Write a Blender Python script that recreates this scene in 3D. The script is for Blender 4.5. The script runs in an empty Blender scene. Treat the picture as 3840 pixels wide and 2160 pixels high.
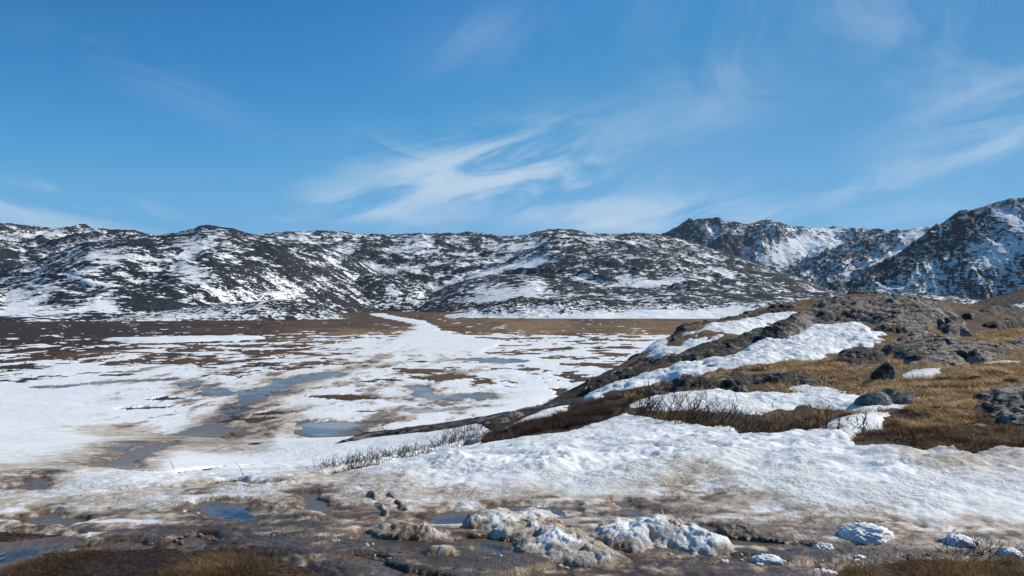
import bpy, math, random
import numpy as np
from mathutils import Vector

# ------------------------------------------------------------------ camera, sky, sun, exposure
sc = bpy.context.scene
COL = sc.collection
F = 3013.0            # focal length in pixels of a 3840 px wide picture
HORIZON = 1130.0      # picture row of the horizon
cam_d = bpy.data.cameras.new('camera')
cam = bpy.data.objects.new('camera', cam_d)
COL.objects.link(cam)
cam.location = (0, 0, 0)
cam.rotation_euler = (math.radians(90), 0, 0)
cam_d.sensor_width = 36.0
cam_d.lens = 36.0 * F / 3840.0
cam_d.shift_y = (HORIZON - 1080.0) / 3840.0
cam_d.clip_start = 0.05
cam_d.clip_end = 20000
sc.camera = cam
sc.cycles.max_bounces = 4
sc.cycles.diffuse_bounces = 2
sc.cycles.glossy_bounces = 2
sc.cycles.transmission_bounces = 2

SUN_EL = math.radians(34)
SUN_AZ = math.radians(66)       # clockwise from the view direction (+Y): from the right, a little ahead
sun_dir = Vector((math.cos(SUN_EL) * math.sin(SUN_AZ), math.cos(SUN_EL) * math.cos(SUN_AZ), math.sin(SUN_EL)))
sd_ = bpy.data.lights.new('sun', 'SUN')
sd_.energy = 4.7
sd_.angle = math.radians(0.5)
sd_.color = (1.0, 0.955, 0.85)
sun = bpy.data.objects.new('sun', sd_)
COL.objects.link(sun)
sun.rotation_euler = (-sun_dir).to_track_quat('-Z', 'Y').to_euler()

sc.view_settings.view_transform = 'Standard'
sc.view_settings.look = 'None'
sc.view_settings.exposure = 0.08
sc.view_settings.gamma = 1.0


class NT:
    """small helper to write node trees"""
    def __init__(s, tree):
        s.t = tree; s.n = tree.nodes; s.l = tree.links

    def new(s, t, **kw):
        n = s.n.new(t)
        for k, v in kw.items():
            setattr(n, k, v)
        return n

    def put(s, inp, v):
        if isinstance(v, bpy.types.NodeSocket):
            s.l.new(v, inp)
        else:
            inp.default_value = v

    def m(s, op, a, b=0.0, c=0.0, clamp=False):
        n = s.new('ShaderNodeMath', operation=op, use_clamp=clamp)
        s.put(n.inputs[0], a); s.put(n.inputs[1], b); s.put(n.inputs[2], c)
        return n.outputs[0]

    def ss(s, v, a, b, to0=0.0, to1=1.0):
        n = s.new('ShaderNodeMapRange', interpolation_type='SMOOTHSTEP')
        s.put(n.inputs[0], v); s.put(n.inputs[1], a); s.put(n.inputs[2], b); s.put(n.inputs[3], to0); s.put(n.inputs[4], to1)
        return n.outputs[0]

    def mix(s, f, a, b, mode='MIX'):
        n = s.new('ShaderNodeMix', data_type='RGBA', blend_type=mode)
        s.put(n.inputs[0], f)
        s.put(n.inputs[6], a if isinstance(a, bpy.types.NodeSocket) else (*a, 1))
        s.put(n.inputs[7], b if isinstance(b, bpy.types.NodeSocket) else (*b, 1))
        return n.outputs[2]

    def noise(s, vec, scale, detail=4, rough=0.55, dist=0.0, dims='3D'):
        n = s.new('ShaderNodeTexNoise', noise_dimensions=dims)
        s.put(n.inputs['Vector'], vec)
        n.inputs['Scale'].default_value = scale
        n.inputs['Detail'].default_value = detail
        n.inputs['Roughness'].default_value = rough
        n.inputs['Distortion'].default_value = dist
        return n.outputs[0]

    def mapping(s, vec, loc=(0, 0, 0), rot=(0, 0, 0), scale=(1, 1, 1)):
        n = s.new('ShaderNodeMapping')
        s.put(n.inputs[0], vec)
        n.inputs[1].default_value = loc; n.inputs[2].default_value = rot; n.inputs[3].default_value = scale
        return n.outputs[0]

    def attr(s, name):
        return s.new('ShaderNodeAttribute', attribute_name=name).outputs['Fac']


world = bpy.data.worlds.new('World')
sc.world = world
world.use_nodes = True
world.cycles.sampling_method = 'MANUAL'
world.cycles.sample_map_resolution = 256
w = NT(world.node_tree)
w.n.clear()
sky = w.new('ShaderNodeTexSky', sky_type='NISHITA', sun_disc=False)
sky.sun_elevation = SUN_EL
sky.sun_rotation = SUN_AZ
sky.altitude = 60
sky.air_density = 1.0
sky.dust_density = 0.15
sky.ozone_density = 2.0
hs = w.new('ShaderNodeHueSaturation')
hs.inputs['Saturation'].default_value = 1.22
hs.inputs['Hue'].default_value = 0.492
w.put(hs.inputs['Color'], sky.outputs[0])
# the clear, saturated blue of the cold dry air: each channel's contrast, the same all round the horizon
geo = w.new('ShaderNodeTexCoord').outputs['Generated']
sep = w.new('ShaderNodeSeparateXYZ'); w.put(sep.inputs[0], geo)
dx, dy, dz = sep.outputs
spl = w.new('ShaderNodeSeparateColor'); w.put(spl.inputs[0], hs.outputs[0])
cmbc = w.new('ShaderNodeCombineColor')
for ch_, (k_, p_, c0, c1) in enumerate(((0.74, 1.49, 0.36, 0.19), (0.86, 1.18, 0.57, 0.355), (1.22, 1.36, 0.70, 0.55))):
    cap = w.ss(dz, 0.0, 0.34, c0, c1)
    v_ = w.m('POWER', w.m('SMOOTH_MIN', w.m('MULTIPLY', spl.outputs[ch_], 0.119), cap, 0.06), p_)
    w.put(cmbc.inputs[ch_], w.m('MULTIPLY', v_, k_ / 0.10))
BLUE = cmbc.outputs[0]
# longitude (from the view's forward direction) and elevation of the sky direction
az = w.m('ARCTAN2', dx, dy)
el = w.m('ARCSINE', dz)
cmb = w.new('ShaderNodeCombineXYZ'); w.put(cmb.inputs[0], az); w.put(cmb.inputs[1], el)
ae = cmb.outputs[0]


def cirrus_noise(rot, sx, sy, scale, seed, detail=7, rough=0.6, dist=0.9):
    v = w.mapping(w.mapping(ae, rot=(0, 0, -rot)), loc=(seed, seed * 0.37, 0), scale=(sx, sy, 1))
    return w.noise(v, scale, detail, rough, dist)


streak_a = cirrus_noise(0.26, 1.0, 4.2, 6.0, 4.3, 8, 0.6, 0.6)        # gentle streaks rising to the right
streak_b = cirrus_noise(-0.28, 1.0, 4.0, 6.0, 7.7)       # streaks falling to the right
soft = cirrus_noise(0.45, 1.0, 1.8, 4.0, 11.3, 6, 0.6, 0.8)


def blob(px, py, rx, ry, rot):
    """soft patch of sky round a picture point, sizes in picture pixels"""
    a0 = math.atan((px - 1920) / F)
    e0 = math.atan((HORIZON - py) / F * math.cos(a0))
    u = w.m('SUBTRACT', az, a0); v = w.m('SUBTRACT', el, e0)
    c, s_ = math.cos(rot), math.sin(rot)
    p = w.m('ADD', w.m('MULTIPLY', u, c), w.m('MULTIPLY', v, s_))
    q = w.m('SUBTRACT', w.m('MULTIPLY', v, c), w.m('MULTIPLY', u, s_))
    p = w.m('DIVIDE', p, rx / F); q = w.m('DIVIDE', q, ry / F)
    r2 = w.m('ADD', w.m('MULTIPLY', p, p), w.m('MULTIPLY', q, q))
    return w.m('POWER', 2.718, w.m('MULTIPLY', r2, -1.0))


def addup(items):
    tot = None
    for s_, amp in items:
        t_ = w.m('MULTIPLY', s_, amp)
        tot = t_ if tot is None else w.m('ADD', tot, t_)
    return tot


D = math.radians
cov_a = addup([(blob(1780, 650, 480, 115, D(13)), 1.6), (blob(2150, 750, 520, 105, D(-12)), 1.4), (blob(1430, 800, 190, 42, D(-14)), 0.85),
               (blob(2850, 800, 420, 70, D(8)), 0.5), (blob(3650, 560, 420, 45, D(14)), 0.85), (blob(3800, 370, 330, 70, D(16)), 0.75),
               (blob(3720, 720, 350, 40, D(12)), 0.35)])
cov_b = addup([(blob(1640, 660, 190, 60, D(-24)), 1.0), (blob(60, 800, 430, 42, D(-12)), 0.95), (blob(240, 730, 260, 26, D(-9)), 0.75),
               (blob(640, 330, 380, 60, D(-20)), 0.13), (blob(2250, 840, 260, 50, D(-10)), 0.55), (blob(1080, 812, 50, 14, D(0)), 0.6),
               (blob(150, 860, 600, 30, D(-4)), 0.45)])
cov_s = addup([(blob(2740, 290, 240, 150, D(25)), 0.42), (blob(3450, 60, 450, 150, D(-10)), 0.45), (blob(2250, 60, 500, 120, D(10)), 0.18),
               (blob(3700, 250, 250, 120, D(20)), 0.35), (blob(1750, 130, 300, 120, D(0)), 0.18)])
base_cov = w.ss(w.noise(w.mapping(ae, loc=(5, 2, 0)), 1.6, 3, 0.5), 0.5, 0.75, 0.0, 0.12)   # thin veil everywhere else
ca = w.m('MULTIPLY', cov_a, w.ss(streak_a, 0.37, 0.68))
cb = w.m('MULTIPLY', cov_b, w.ss(streak_b, 0.38, 0.66))
cs = w.m('MULTIPLY', w.m('ADD', cov_s, base_cov), w.ss(soft, 0.36, 0.75))
cloud = w.m('ADD', w.m('ADD', ca, cb), cs)
cloud = w.m('MULTIPLY', w.m('SUBTRACT', 1.0, w.m('POWER', 2.718, w.m('MULTIPLY', cloud, -1.05))), 0.76)
cloud = w.m('MULTIPLY', cloud, w.ss(el, -0.01, 0.03), clamp=True)
CLOUD_COL = (6.6, 7.5, 8.3)
skycol = w.mix(cloud, BLUE, CLOUD_COL)
bg = w.new('ShaderNodeBackground'); bg.inputs[1].default_value = 0.10
w.put(bg.inputs[0], skycol)
wo = w.new('ShaderNodeOutputWorld'); w.put(wo.inputs[0], bg.outputs[0])

# ------------------------------------------------------------------ numeric helpers
rs = np.random.RandomState(7)
PERM = rs.permutation(4096).astype(np.int64)
ANG = rs.rand(4096) * 2 * np.pi
GX, GY = np.cos(ANG), np.sin(ANG)
G3 = rs.randn(4096, 3); G3 /= np.linalg.norm(G3, axis=1)[:, None]


def _h(i, j, s):
    return PERM[(PERM[(PERM[(i + s * 131) & 4095] + j) & 4095] + s * 17) & 4095]


def perlin(x, y, s=0):
    x = np.asarray(x, float); y = np.asarray(y, float)
    xi = np.floor(x).astype(np.int64); yi = np.floor(y).astype(np.int64)
    fx = x - xi; fy = y - yi
    u = fx * fx * fx * (fx * (fx * 6 - 15) + 10); v = fy * fy * fy * (fy * (fy * 6 - 15) + 10)

    def g(i, j, a, b):
        h = _h(xi + i, yi + j, s)
        return GX[h] * a + GY[h] * b
    n0 = g(0, 0, fx, fy); n1 = g(1, 0, fx - 1, fy); n2 = g(0, 1, fx, fy - 1); n3 = g(1, 1, fx - 1, fy - 1)
    return ((n0 + u * (n1 - n0)) * (1 - v) + (n2 + u * (n3 - n2)) * v) * 1.5


def fbm(x, y, s=0, oct=4, lac=2.03, gain=0.5):
    t = 0.0; a = 1.0; tot = 0.0
    for i in range(oct):
        t = t + a * perlin(x, y, s + i); tot += a
        x = x * lac + 13.7; y = y * lac - 7.1; a *= gain
    return t / tot


def billow(x, y, s=0, oct=3, gain=0.5):
    t = 0.0; a = 1.0; tot = 0.0
    for i in range(oct):
        t = t + a * np.abs(perlin(x, y, s + i)); tot += a
        x = x * 2.1 + 3.3; y = y * 2.1 + 9.1; a *= gain
    return t / tot


def ridged(x, y, s=0, oct=4, gain=0.5):
    t = 0.0; a = 1.0; tot = 0.0
    for i in range(oct):
        t = t + a * (1 - np.abs(perlin(x, y, s + i))) ** 2; tot += a
        x = x * 2.05 + 5.3; y = y * 2.05 + 2.1; a *= gain
    return t / tot


def facets(x, y, s=0):
    """broken faces: every cell of a jittered grid is a plane with its own tilt and height"""
    xi = np.floor(x).astype(np.int64); yi = np.floor(y).astype(np.int64)
    d1 = np.full(np.shape(x), 9.0); out = np.zeros(np.shape(x))
    for i in (-1, 0, 1):
        for j in (-1, 0, 1):
            h = _h(xi + i, yi + j, s)
            ox = x - (xi + i + 0.5 + 0.45 * GX[h]); oy = y - (yi + j + 0.5 + 0.45 * GY[h])
            dd = np.hypot(ox, oy)
            h2 = PERM[h]
            v = GX[h2] * ox * 0.9 + GY[h2] * oy * 0.9 + (h2 / 4096.0 - 0.5) * 0.5
            near_ = dd < d1
            out = np.where(near_, v, out); d1 = np.where(near_, dd, d1)
    return out


def grains(x, y, s=0):
    """packed rounded grains, 0..1"""
    d1, d2, v = worley(x, y, s)
    return np.sqrt(np.clip(1 - (d1 / 0.75) ** 2, 0, 1)) * (0.55 + 0.45 * v)


def sstep(x, a, b):
    t = np.clip((x - a) / (b - a), 0, 1)
    return t * t * (3 - 2 * t)


def worley(x, y, s=0):
    """distance to nearest and second nearest jittered cell point, and a value of the nearest cell"""
    xi = np.floor(x).astype(np.int64); yi = np.floor(y).astype(np.int64)
    d1 = np.full(np.shape(x), 9.0); d2 = np.full(np.shape(x), 9.0); val = np.zeros(np.shape(x))
    for i in (-1, 0, 1):
        for j in (-1, 0, 1):
            h = _h(xi + i, yi + j, s)
            cx = xi + i + 0.5 + 0.45 * GX[h]; cy = yi + j + 0.5 + 0.45 * GY[h]
            dd = np.hypot(x - cx, y - cy)
            near = dd < d1
            d2 = np.where(near, d1, np.minimum(d2, dd)); val = np.where(near, h / 4096.0, val); d1 = np.where(near, dd, d1)
    return d1, d2, val


PLAIN = -6.0
# (picture x, picture y, distance) control points of the near ground
CP = []
for x in (-900, 0, 900, 1920, 2900, 3840, 4700):
    CP += [(x, 2400, 4.13), (x, 2160, 5.09), (x, 1950, 6.4)]
CP += [(x, 1850, 7.28) for x in (1000, 1900, 2900, 3840, 4700)]
CP += [(4500, 1720, 9.0), (3840, 1720, 9.0), (3200, 1690, 10.0), (2700, 1615, 13.6), (2350, 1555, 16.2), (1900, 1660, 14.3), (1500, 1740, 11.8), (1240, 1775, 10.6),
       (600, 1835, 8.0), (0, 1860, 7.4), (-900, 1860, 7.4), (300, 1750, 13.5), (-600, 1750, 13.5), (900, 1750, 14.5), (1200, 1720, 17),
       (600, 1650, 25), (-600, 1650, 25), (1200, 1650, 25.5), (1600, 1620, 30), (-600, 1560, 42), (0, 1560, 42), (900, 1560, 42), (1800, 1560, 42),
       (0, 1480, 51.7), (900, 1480, 51.7), (1800, 1480, 51.7), (-600, 1480, 51.7),
       (1320, 1660, 20), (1700, 1600, 22.5), (1900, 1562, 24), (2170, 1512, 26), (2225, 1440, 28.5), (2400, 1340, 32), (2540, 1240, 36), (2870, 1155, 42), (3250, 1128, 46),
       (3560, 1165, 48), (2500, 1350, 29.5), (2950, 1212, 36), (3040, 1235, 34.5), (2500, 1430, 25), (2200, 1502, 24), (2500, 1450, 22.5), (2900, 1385, 24.5), (3150, 1345, 27), (3300, 1265, 32),
       (3500, 1335, 26), (3750, 1305, 28), (2700, 1475, 19.2), (3000, 1485, 18.6), (3300, 1525, 16.3), (3400, 1600, 12.8), (3840, 1500, 15), (3840, 1600, 12), (3840, 1385, 20),
       (3840, 1255, 34), (3600, 1425, 19.5), (3720, 1205, 50), (4500, 1500, 15), (4500, 1300, 30), (4500, 1200, 55)]
P = [((px - 1920) / F * d, d, (HORIZON - py) / F * d) for px, py, d in CP]
for px, d in ((1700, 34), (2000, 37), (2250, 42), (2400, 46), (2600, 54), (2900, 62), (3250, 66)):
    P.append(((px - 1920) / F * d, d, -5.6))
P += [(x, y, PLAIN) for x, y in ((-60, 75), (-20, 75), (20, 80), (40, 90), (-90, 60))]
P = np.array(P)


def warp(x, y):
    return np.stack([2.4 * x / (y + 6.0), 1.9 * np.log(y + 6.0)], -1)


def tps(r2):
    return r2 * np.log(r2 + 1e-9)


Q = warp(P[:, 0], P[:, 1])
N_ = len(P)
A = np.zeros((N_ + 3, N_ + 3))
A[:N_, :N_] = tps(((Q[:, None] - Q[None]) ** 2).sum(-1)) + np.eye(N_) * 0.002
A[:N_, N_] = 1; A[:N_, N_ + 1:] = Q; A[N_, :N_] = 1; A[N_ + 1:, :N_] = Q.T
W_ = np.linalg.solve(A, np.concatenate([P[:, 2], [0, 0, 0]]))


def H(x, y):
    """smooth height of the ground"""
    x = np.asarray(x, float); y = np.asarray(y, float)
    sh = x.shape; xf = x.ravel(); yf = y.ravel()
    out = np.empty(xf.shape)
    for i in range(0, len(xf), 60000):
        q = warp(xf[i:i + 60000], np.maximum(yf[i:i + 60000], -4.5))
        r2 = ((q[:, None] - Q[None]) ** 2).sum(-1)
        out[i:i + 60000] = tps(r2) @ W_[:N_] + W_[N_] + q @ W_[N_ + 1:]
    lim = 52 + 20 * sstep(xf / np.maximum(yf, 1), 0.15, 0.3) - 8 * sstep(-xf / np.maximum(yf, 1), 0.0, 0.4)
    t = sstep(yf, lim - 8, lim + 16)
    out = out * (1 - t) + PLAIN * t
    return out.reshape(sh)


DS = np.concatenate([np.geomspace(4.0, 75, 700), np.geomspace(76, 1500, 300)])


def at(px, py, dmax=1e9):
    """ground point seen at a picture position (nearest approach within dmax if the ray passes over)"""
    u = (px - 1920) / F; v = (HORIZON - py) / F
    ds = DS[DS <= dmax]
    gap = v * ds - H(u * ds, ds)
    k = np.argmax(gap <= 0) if (gap <= 0).any() else -1
    if k <= 0:
        d = ds[np.argmin(gap)] if k < 0 else ds[0]
    else:
        a, b = gap[k - 1], gap[k]
        d = ds[k - 1] + (ds[k] - ds[k - 1]) * a / (a - b)
    return (u * d, d)


def poly(pts, dmax=1e9):
    return np.array([at(x, y, dmax) for x, y in pts])


def sdist(pg, x, y):
    """signed distance to a polygon, positive inside"""
    x = np.asarray(x, float); y = np.asarray(y, float)
    best = np.full(x.shape, 1e9); inside = np.zeros(x.shape, bool)
    for (ax, ay), (bx, by) in zip(pg, np.roll(pg, -1, 0)):
        ex, ey = bx - ax, by - ay
        t = np.clip(((x - ax) * ex + (y - ay) * ey) / (ex * ex + ey * ey + 1e-12), 0, 1)
        best = np.minimum(best, (x - ax - t * ex) ** 2 + (y - ay - t * ey) ** 2)
        c = (ay > y) != (by > y)
        with np.errstate(divide='ignore', invalid='ignore'):
            inside ^= c & (x < (bx - ax) * (y - ay) / (by - ay + 1e-15) + ax)
    return np.where(inside, 1, -1) * np.sqrt(best)


def line_dist(pl, x, y):
    best = np.full(np.shape(x), 1e9)
    for (ax, ay), (bx, by) in zip(pl[:-1], pl[1:]):
        ex, ey = bx - ax, by - ay
        t = np.clip(((x - ax) * ex + (y - ay) * ey) / (ex * ex + ey * ey + 1e-12), 0, 1)
        best = np.minimum(best, (x - ax - t * ex) ** 2 + (y - ay - t * ey) ** 2)
    return np.sqrt(best)


def idw(pts, px, py, sx, sy):
    num = np.zeros(px.shape); den = np.zeros(px.shape)
    for a, b, v in pts:
        wgt = 1.0 / ((((px - a) / sx) ** 2 + ((py - b) / sy) ** 2) + 0.03) ** 1.6
        num += wgt * v; den += wgt
    return num / den


# ------------------------------------------------------------------ object helpers
def tag(o, label=None, cat=None, group=None, kind=None):
    if label: o['label'] = label
    if cat: o['category'] = cat
    if group: o['group'] = group
    if kind: o['kind'] = kind
    return o


def mesh_obj(name, verts, faces, mat, attrs=None, smooth=True, parent=None):
    me = bpy.data.meshes.new(name)
    verts = np.asarray(verts, np.float32); faces = np.asarray(faces, np.int32)
    me.vertices.add(len(verts)); me.vertices.foreach_set('co', verts.ravel())
    k = faces.shape[1]
    me.loops.add(faces.size); me.loops.foreach_set('vertex_index', faces.ravel())
    me.polygons.add(len(faces)); me.polygons.foreach_set('loop_start', np.arange(0, faces.size, k, dtype=np.int32))
    me.polygons.foreach_set('use_smooth', np.full(len(faces), smooth))
    me.update(calc_edges=True)
    for nm, v in (attrs or {}).items():
        a = me.attributes.new(nm, 'FLOAT', 'POINT'); a.data.foreach_set('value', np.asarray(v, np.float32))
    if mat: me.materials.append(mat)
    o = bpy.data.objects.new(name, me); COL.objects.link(o)
    if parent: o.parent = parent
    return o


def grid_faces(nr, nc):
    i = np.arange(nr * nc).reshape(nr, nc)
    return np.stack([i[:-1, :-1], i[:-1, 1:], i[1:, 1:], i[1:, :-1]], -1).reshape(-1, 4)


def sub_mesh(name, V, faces, keep, mat, attrs=None, smooth=True):
    f = faces[keep]
    used = np.unique(f)
    remap = np.full(len(V), -1, np.int64); remap[used] = np.arange(len(used))
    return mesh_obj(name, V[used], remap[f], mat, {k: v[used] for k, v in (attrs or {}).items()}, smooth)


# ------------------------------------------------------------------ materials
def material(name):
    m = bpy.data.materials.new(name); m.use_nodes = True
    t = NT(m.node_tree); t.n.clear()
    b = t.new('ShaderNodeBsdfPrincipled'); o = t.new('ShaderNodeOutputMaterial')
    t.put(o.inputs[0], b.outputs[0])
    co = t.new('ShaderNodeTexCoord').outputs['Object']
    return m, t, b, co


def bump(t, b, h, strength, dist):
    n = t.new('ShaderNodeBump'); n.inputs['Strength'].default_value = strength; n.inputs['Distance'].default_value = dist
    t.put(n.inputs['Height'], h); t.put(b.inputs['Normal'], n.outputs[0])
    return n


def mat_snow(name, fine=30.0, bdist=0.02, bstr=0.6):
    """snow with a 'dirt' attribute: white, grey slush, brown slush"""
    m, t, b, co = material(name)
    d = t.attr('dirt')
    n1 = t.noise(co, fine * 0.35, 6, 0.65); n2 = t.noise(co, fine * 1.6, 4, 0.6)
    n3 = t.noise(co, fine * 0.08, 4, 0.6)
    amp = t.m('ADD', 0.10, t.m('MULTIPLY', t.ss(d, 0.0, 0.5), 0.9))
    dd = t.m('ADD', d, t.m('MULTIPLY', amp, t.m('ADD', t.m('MULTIPLY', t.m('SUBTRACT', n1, 0.5), 1.3), t.m('MULTIPLY', t.m('SUBTRACT', n3, 0.5), 0.7))))
    c = t.mix(t.ss(dd, 0.06, 0.40), (0.82, 0.82, 0.82), (0.48, 0.40, 0.315))
    c = t.mix(t.ss(dd, 0.36, 0.70), c, (0.215, 0.136, 0.074))
    c = t.mix(t.ss(dd, 0.68, 0.98), c, (0.078, 0.044, 0.022))
    speck = t.ss(n2, 0.70, 0.76)
    c = t.mix(t.m('MULTIPLY', speck, t.ss(d, 0.05, 0.5)), c, (0.05, 0.038, 0.028))
    t.put(b.inputs['Base Color'], c)
    t.put(b.inputs['Roughness'], t.ss(dd, 0.35, 0.85, 0.75, 0.36))
    hgt = t.m('MULTIPLY', t.m('ADD', n1, t.m('MULTIPLY', n2, 0.35)), t.ss(t.noise(co, fine * 0.03, 3, 0.55), 0.38, 0.62, 0.25, 1.25))
    bump(t, b, hgt, bstr, bdist)
    return m


def mat_ground():
    """tundra turf: dark peat, red-brown heath, golden grass, some moss; 'gold' attribute steers the grass"""
    m, t, b, co = material('tundra turf')
    g = t.attr('gold')
    n1 = t.noise(co, 3.0, 6, 0.65); n2 = t.noise(co, 22.0, 5, 0.65); n3 = t.noise(co, 0.35, 4, 0.6)
    k = t.m('ADD', g, t.m('ADD', t.m('MULTIPLY', t.m('SUBTRACT', n1, 0.5), 1.2), t.m('MULTIPLY', t.m('SUBTRACT', n3, 0.5), 0.7)))
    c = t.mix(t.ss(k, 0.1, 0.5), (0.036, 0.022, 0.014), (0.125, 0.068, 0.033))
    c = t.mix(t.ss(k, 0.45, 0.95), c, (0.28, 0.175, 0.080))
    c = t.mix(t.m('MULTIPLY', t.ss(n3, 0.56, 0.64), 0.25), c, (0.055, 0.052, 0.018))
    n4 = t.noise(co, 7.0, 4, 0.7)
    c = t.mix(t.m('MULTIPLY', t.ss(n4, 0.52, 0.60), 0.85), c, (0.016, 0.012, 0.009))
    f = t.ss(n2, 0.32, 0.68, 0.35, 1.6)
    cc = t.new('ShaderNodeMix', data_type='RGBA', blend_type='MULTIPLY'); cc.inputs[0].default_value = 1.0
    t.put(cc.inputs[6], c); t.put(cc.inputs[7], f)
    t.put(b.inputs['Base Color'], cc.outputs[2])
    b.inputs['Roughness'].default_value = 0.9
    b.inputs['Specular IOR Level'].default_value = 0.25
    bump(t, b, t.m('ADD', n2, t.m('MULTIPLY', n1, 0.8)), 0.9, 0.06)
    return m


def mat_rock(name, dark, mid, pale, pale_amt=0.5, scale=1.0, pink=(0.33, 0.235, 0.20), speck=1.0):
    m, t, b, co = material(name)
    n1 = t.noise(co, 0.9 * scale, 4, 0.6, 0.6); n2 = t.noise(co, 4.5 * scale, 5, 0.68); n3 = t.noise(co, 16 * scale, 4, 0.65)
    bands = t.noise(t.mapping(co, rot=(0.5, 0.2, 0.7), scale=(1, 1, 5)), 2.2 * scale, 5, 0.65, 0.5)
    c = t.mix(t.ss(t.m('ADD', t.m('MULTIPLY', n2, 0.6), t.m('MULTIPLY', bands, 0.4)), 0.46, 0.54), dark, mid)
    lich = t.ss(t.m('ADD', t.m('MULTIPLY', n2, 0.5), t.m('MULTIPLY', n1, 0.5)), 0.575 - 0.085 * pale_amt, 0.605 - 0.085 * pale_amt)
    c = t.mix(lich, c, pale)
    c = t.mix(t.m('MULTIPLY', t.ss(t.m('ADD', t.m('MULTIPLY', n1, 0.7), t.m('MULTIPLY', bands, 0.3)), 0.545, 0.60), 0.8), c, pink)
    c = t.mix(t.m('MULTIPLY', t.ss(n3, 0.53, 0.57), speck), c, (0.013, 0.012, 0.012))
    t.put(b.inputs['Base Color'], c)
    b.inputs['Roughness'].default_value = 0.82
    b.inputs['Specular IOR Level'].default_value = 0.3
    bump(t, b, t.m('ADD', n2, t.m('ADD', t.m('MULTIPLY', bands, 1.2), t.m('MULTIPLY', n3, 0.3))), 1.0, 0.12 / scale)
    return m


def mat_water(name, a, bcol, rough=0.04, wav=0.02, wscale=14.0, spec=0.9, mscale=1.6, amt=(0.42, 0.6)):
    m, t, b, co = material(name)
    n = t.noise(co, mscale, 5, 0.6)
    deep = t.attr('depth')
    c = t.mix(t.ss(n, amt[0], amt[1]), a, bcol)
    k = t.m('ADD', deep, t.m('MULTIPLY', t.m('SUBTRACT', t.noise(co, mscale * 5, 4, 0.65), 0.5), 1.6))
    c = t.mix(t.ss(k, 0.15, 0.75), (0.14, 0.092, 0.052), c)
    t.put(b.inputs['Base Color'], c)
    t.put(b.inputs['Roughness'], t.ss(k, 0.0, 0.5, 0.30, rough))
    b.inputs['IOR'].default_value = 1.33
    b.inputs['Specular IOR Level'].default_value = spec
    w1 = t.noise(t.mapping(co, scale=(1, 0.45, 1)), wscale, 3, 0.5)
    bump(t, b, w1, 0.5, wav)
    return m


def mat_plain_colour(name, c1, c2, rough=0.8, scale=20.0):
    m, t, b, co = material(name)
    oi = t.new('ShaderNodeObjectInfo').outputs['Random']
    n = t.noise(co, scale, 3, 0.6)
    t.put(b.inputs['Base Color'], t.mix(t.ss(n, 0.35, 0.65), c1, c2))
    b.inputs['Roughness'].default_value = rough
    b.inputs['Specular IOR Level'].default_value = 0.3
    return m


def mat_hill(name, rock1, rock2, fine, snow=(0.82, 0.82, 0.82)):
    """bare dark rock with snow lying in every hollow; 'snow' attribute is the lie of the drifts"""
    m, t, b, co = material(name)
    s = t.attr('snow')
    sv = t.mapping(co, scale=(0.5, 0.85, 3.2))
    n1 = t.noise(sv, fine, 3, 0.6, 0.3); n2 = t.noise(sv, fine * 2.1, 2, 0.55, 0.2); n3 = t.noise(co, fine * 0.22, 2, 0.5)
    k = t.m('ADD', s, t.m('ADD', t.m('MULTIPLY', t.m('SUBTRACT', n1, 0.5), 5.5),
                          t.m('ADD', t.m('MULTIPLY', t.m('SUBTRACT', n2, 0.5), 5.0), t.m('MULTIPLY', t.m('SUBTRACT', n3, 0.5), 3.0))))
    mask = t.ss(k, -0.09, 0.09)
    r = t.mix(t.ss(t.noise(co, fine * 2.2, 3, 0.7), 0.42, 0.58), rock1, rock2)
    t.put(b.inputs['Base Color'], t.mix(mask, r, snow))
    b.inputs['Roughness'].default_value = 0.85
    b.inputs['Specular IOR Level'].default_value = 0.2
    hgt = t.m('ADD', t.m('MULTIPLY', t.noise(co, fine * 1.7, 4, 0.7), t.m('SUBTRACT', 1.0, t.m('MULTIPLY', mask, 0.8))), t.m('MULTIPLY', mask, 0.25))
    bump(t, b, hgt, 0.8, 0.5 / fine)
    return m


M_SNOW = mat_snow('melting snow', 34.0, 0.055, 0.9)
M_SNOW_FAR = mat_snow('wind packed snow', 11.0, 0.08, 0.7)
M_LUMP = mat_snow('snow clod', 50.0, 0.03, 0.9)
M_GROUND = mat_ground()
M_ROCK = mat_rock('lichen covered gneiss', (0.016, 0.014, 0.012), (0.078, 0.062, 0.047), (0.26, 0.215, 0.175), 0.5)
M_ROCK_PALE = mat_rock('weathered gneiss', (0.040, 0.033, 0.028), (0.20, 0.163, 0.132), (0.38, 0.31, 0.26), 0.95, speck=0.7)
M_BOULDER = mat_rock('grey boulder granite', (0.12, 0.112, 0.104), (0.29, 0.272, 0.255), (0.40, 0.38, 0.36), 0.7, 2.0, speck=0.25)
M_WATER = mat_water('meltwater', (0.022, 0.030, 0.05), (0.11, 0.075, 0.045), 0.03, 0.02, 14.0, 1.0, 2.2, (0.42, 0.58))
M_RIPPLE = mat_water('rippled meltwater', (0.018, 0.030, 0.055), (0.022, 0.030, 0.045), 0.03, 0.05, 22.0, 1.0)
M_ICE = mat_water('sandy ice', (0.34, 0.275, 0.20), (0.12, 0.14, 0.17), 0.14, 0.03, 3.0, 0.5, 0.4, (0.52, 0.62))  # blue-grey patches paint the sky's reflection into the base colour
M_SLOUGH = mat_water('plain meltwater', (0.035, 0.048, 0.085), (0.24, 0.215, 0.18), 0.10, 0.05, 5.0, 0.55, 0.5, (0.44, 0.60))

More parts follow.
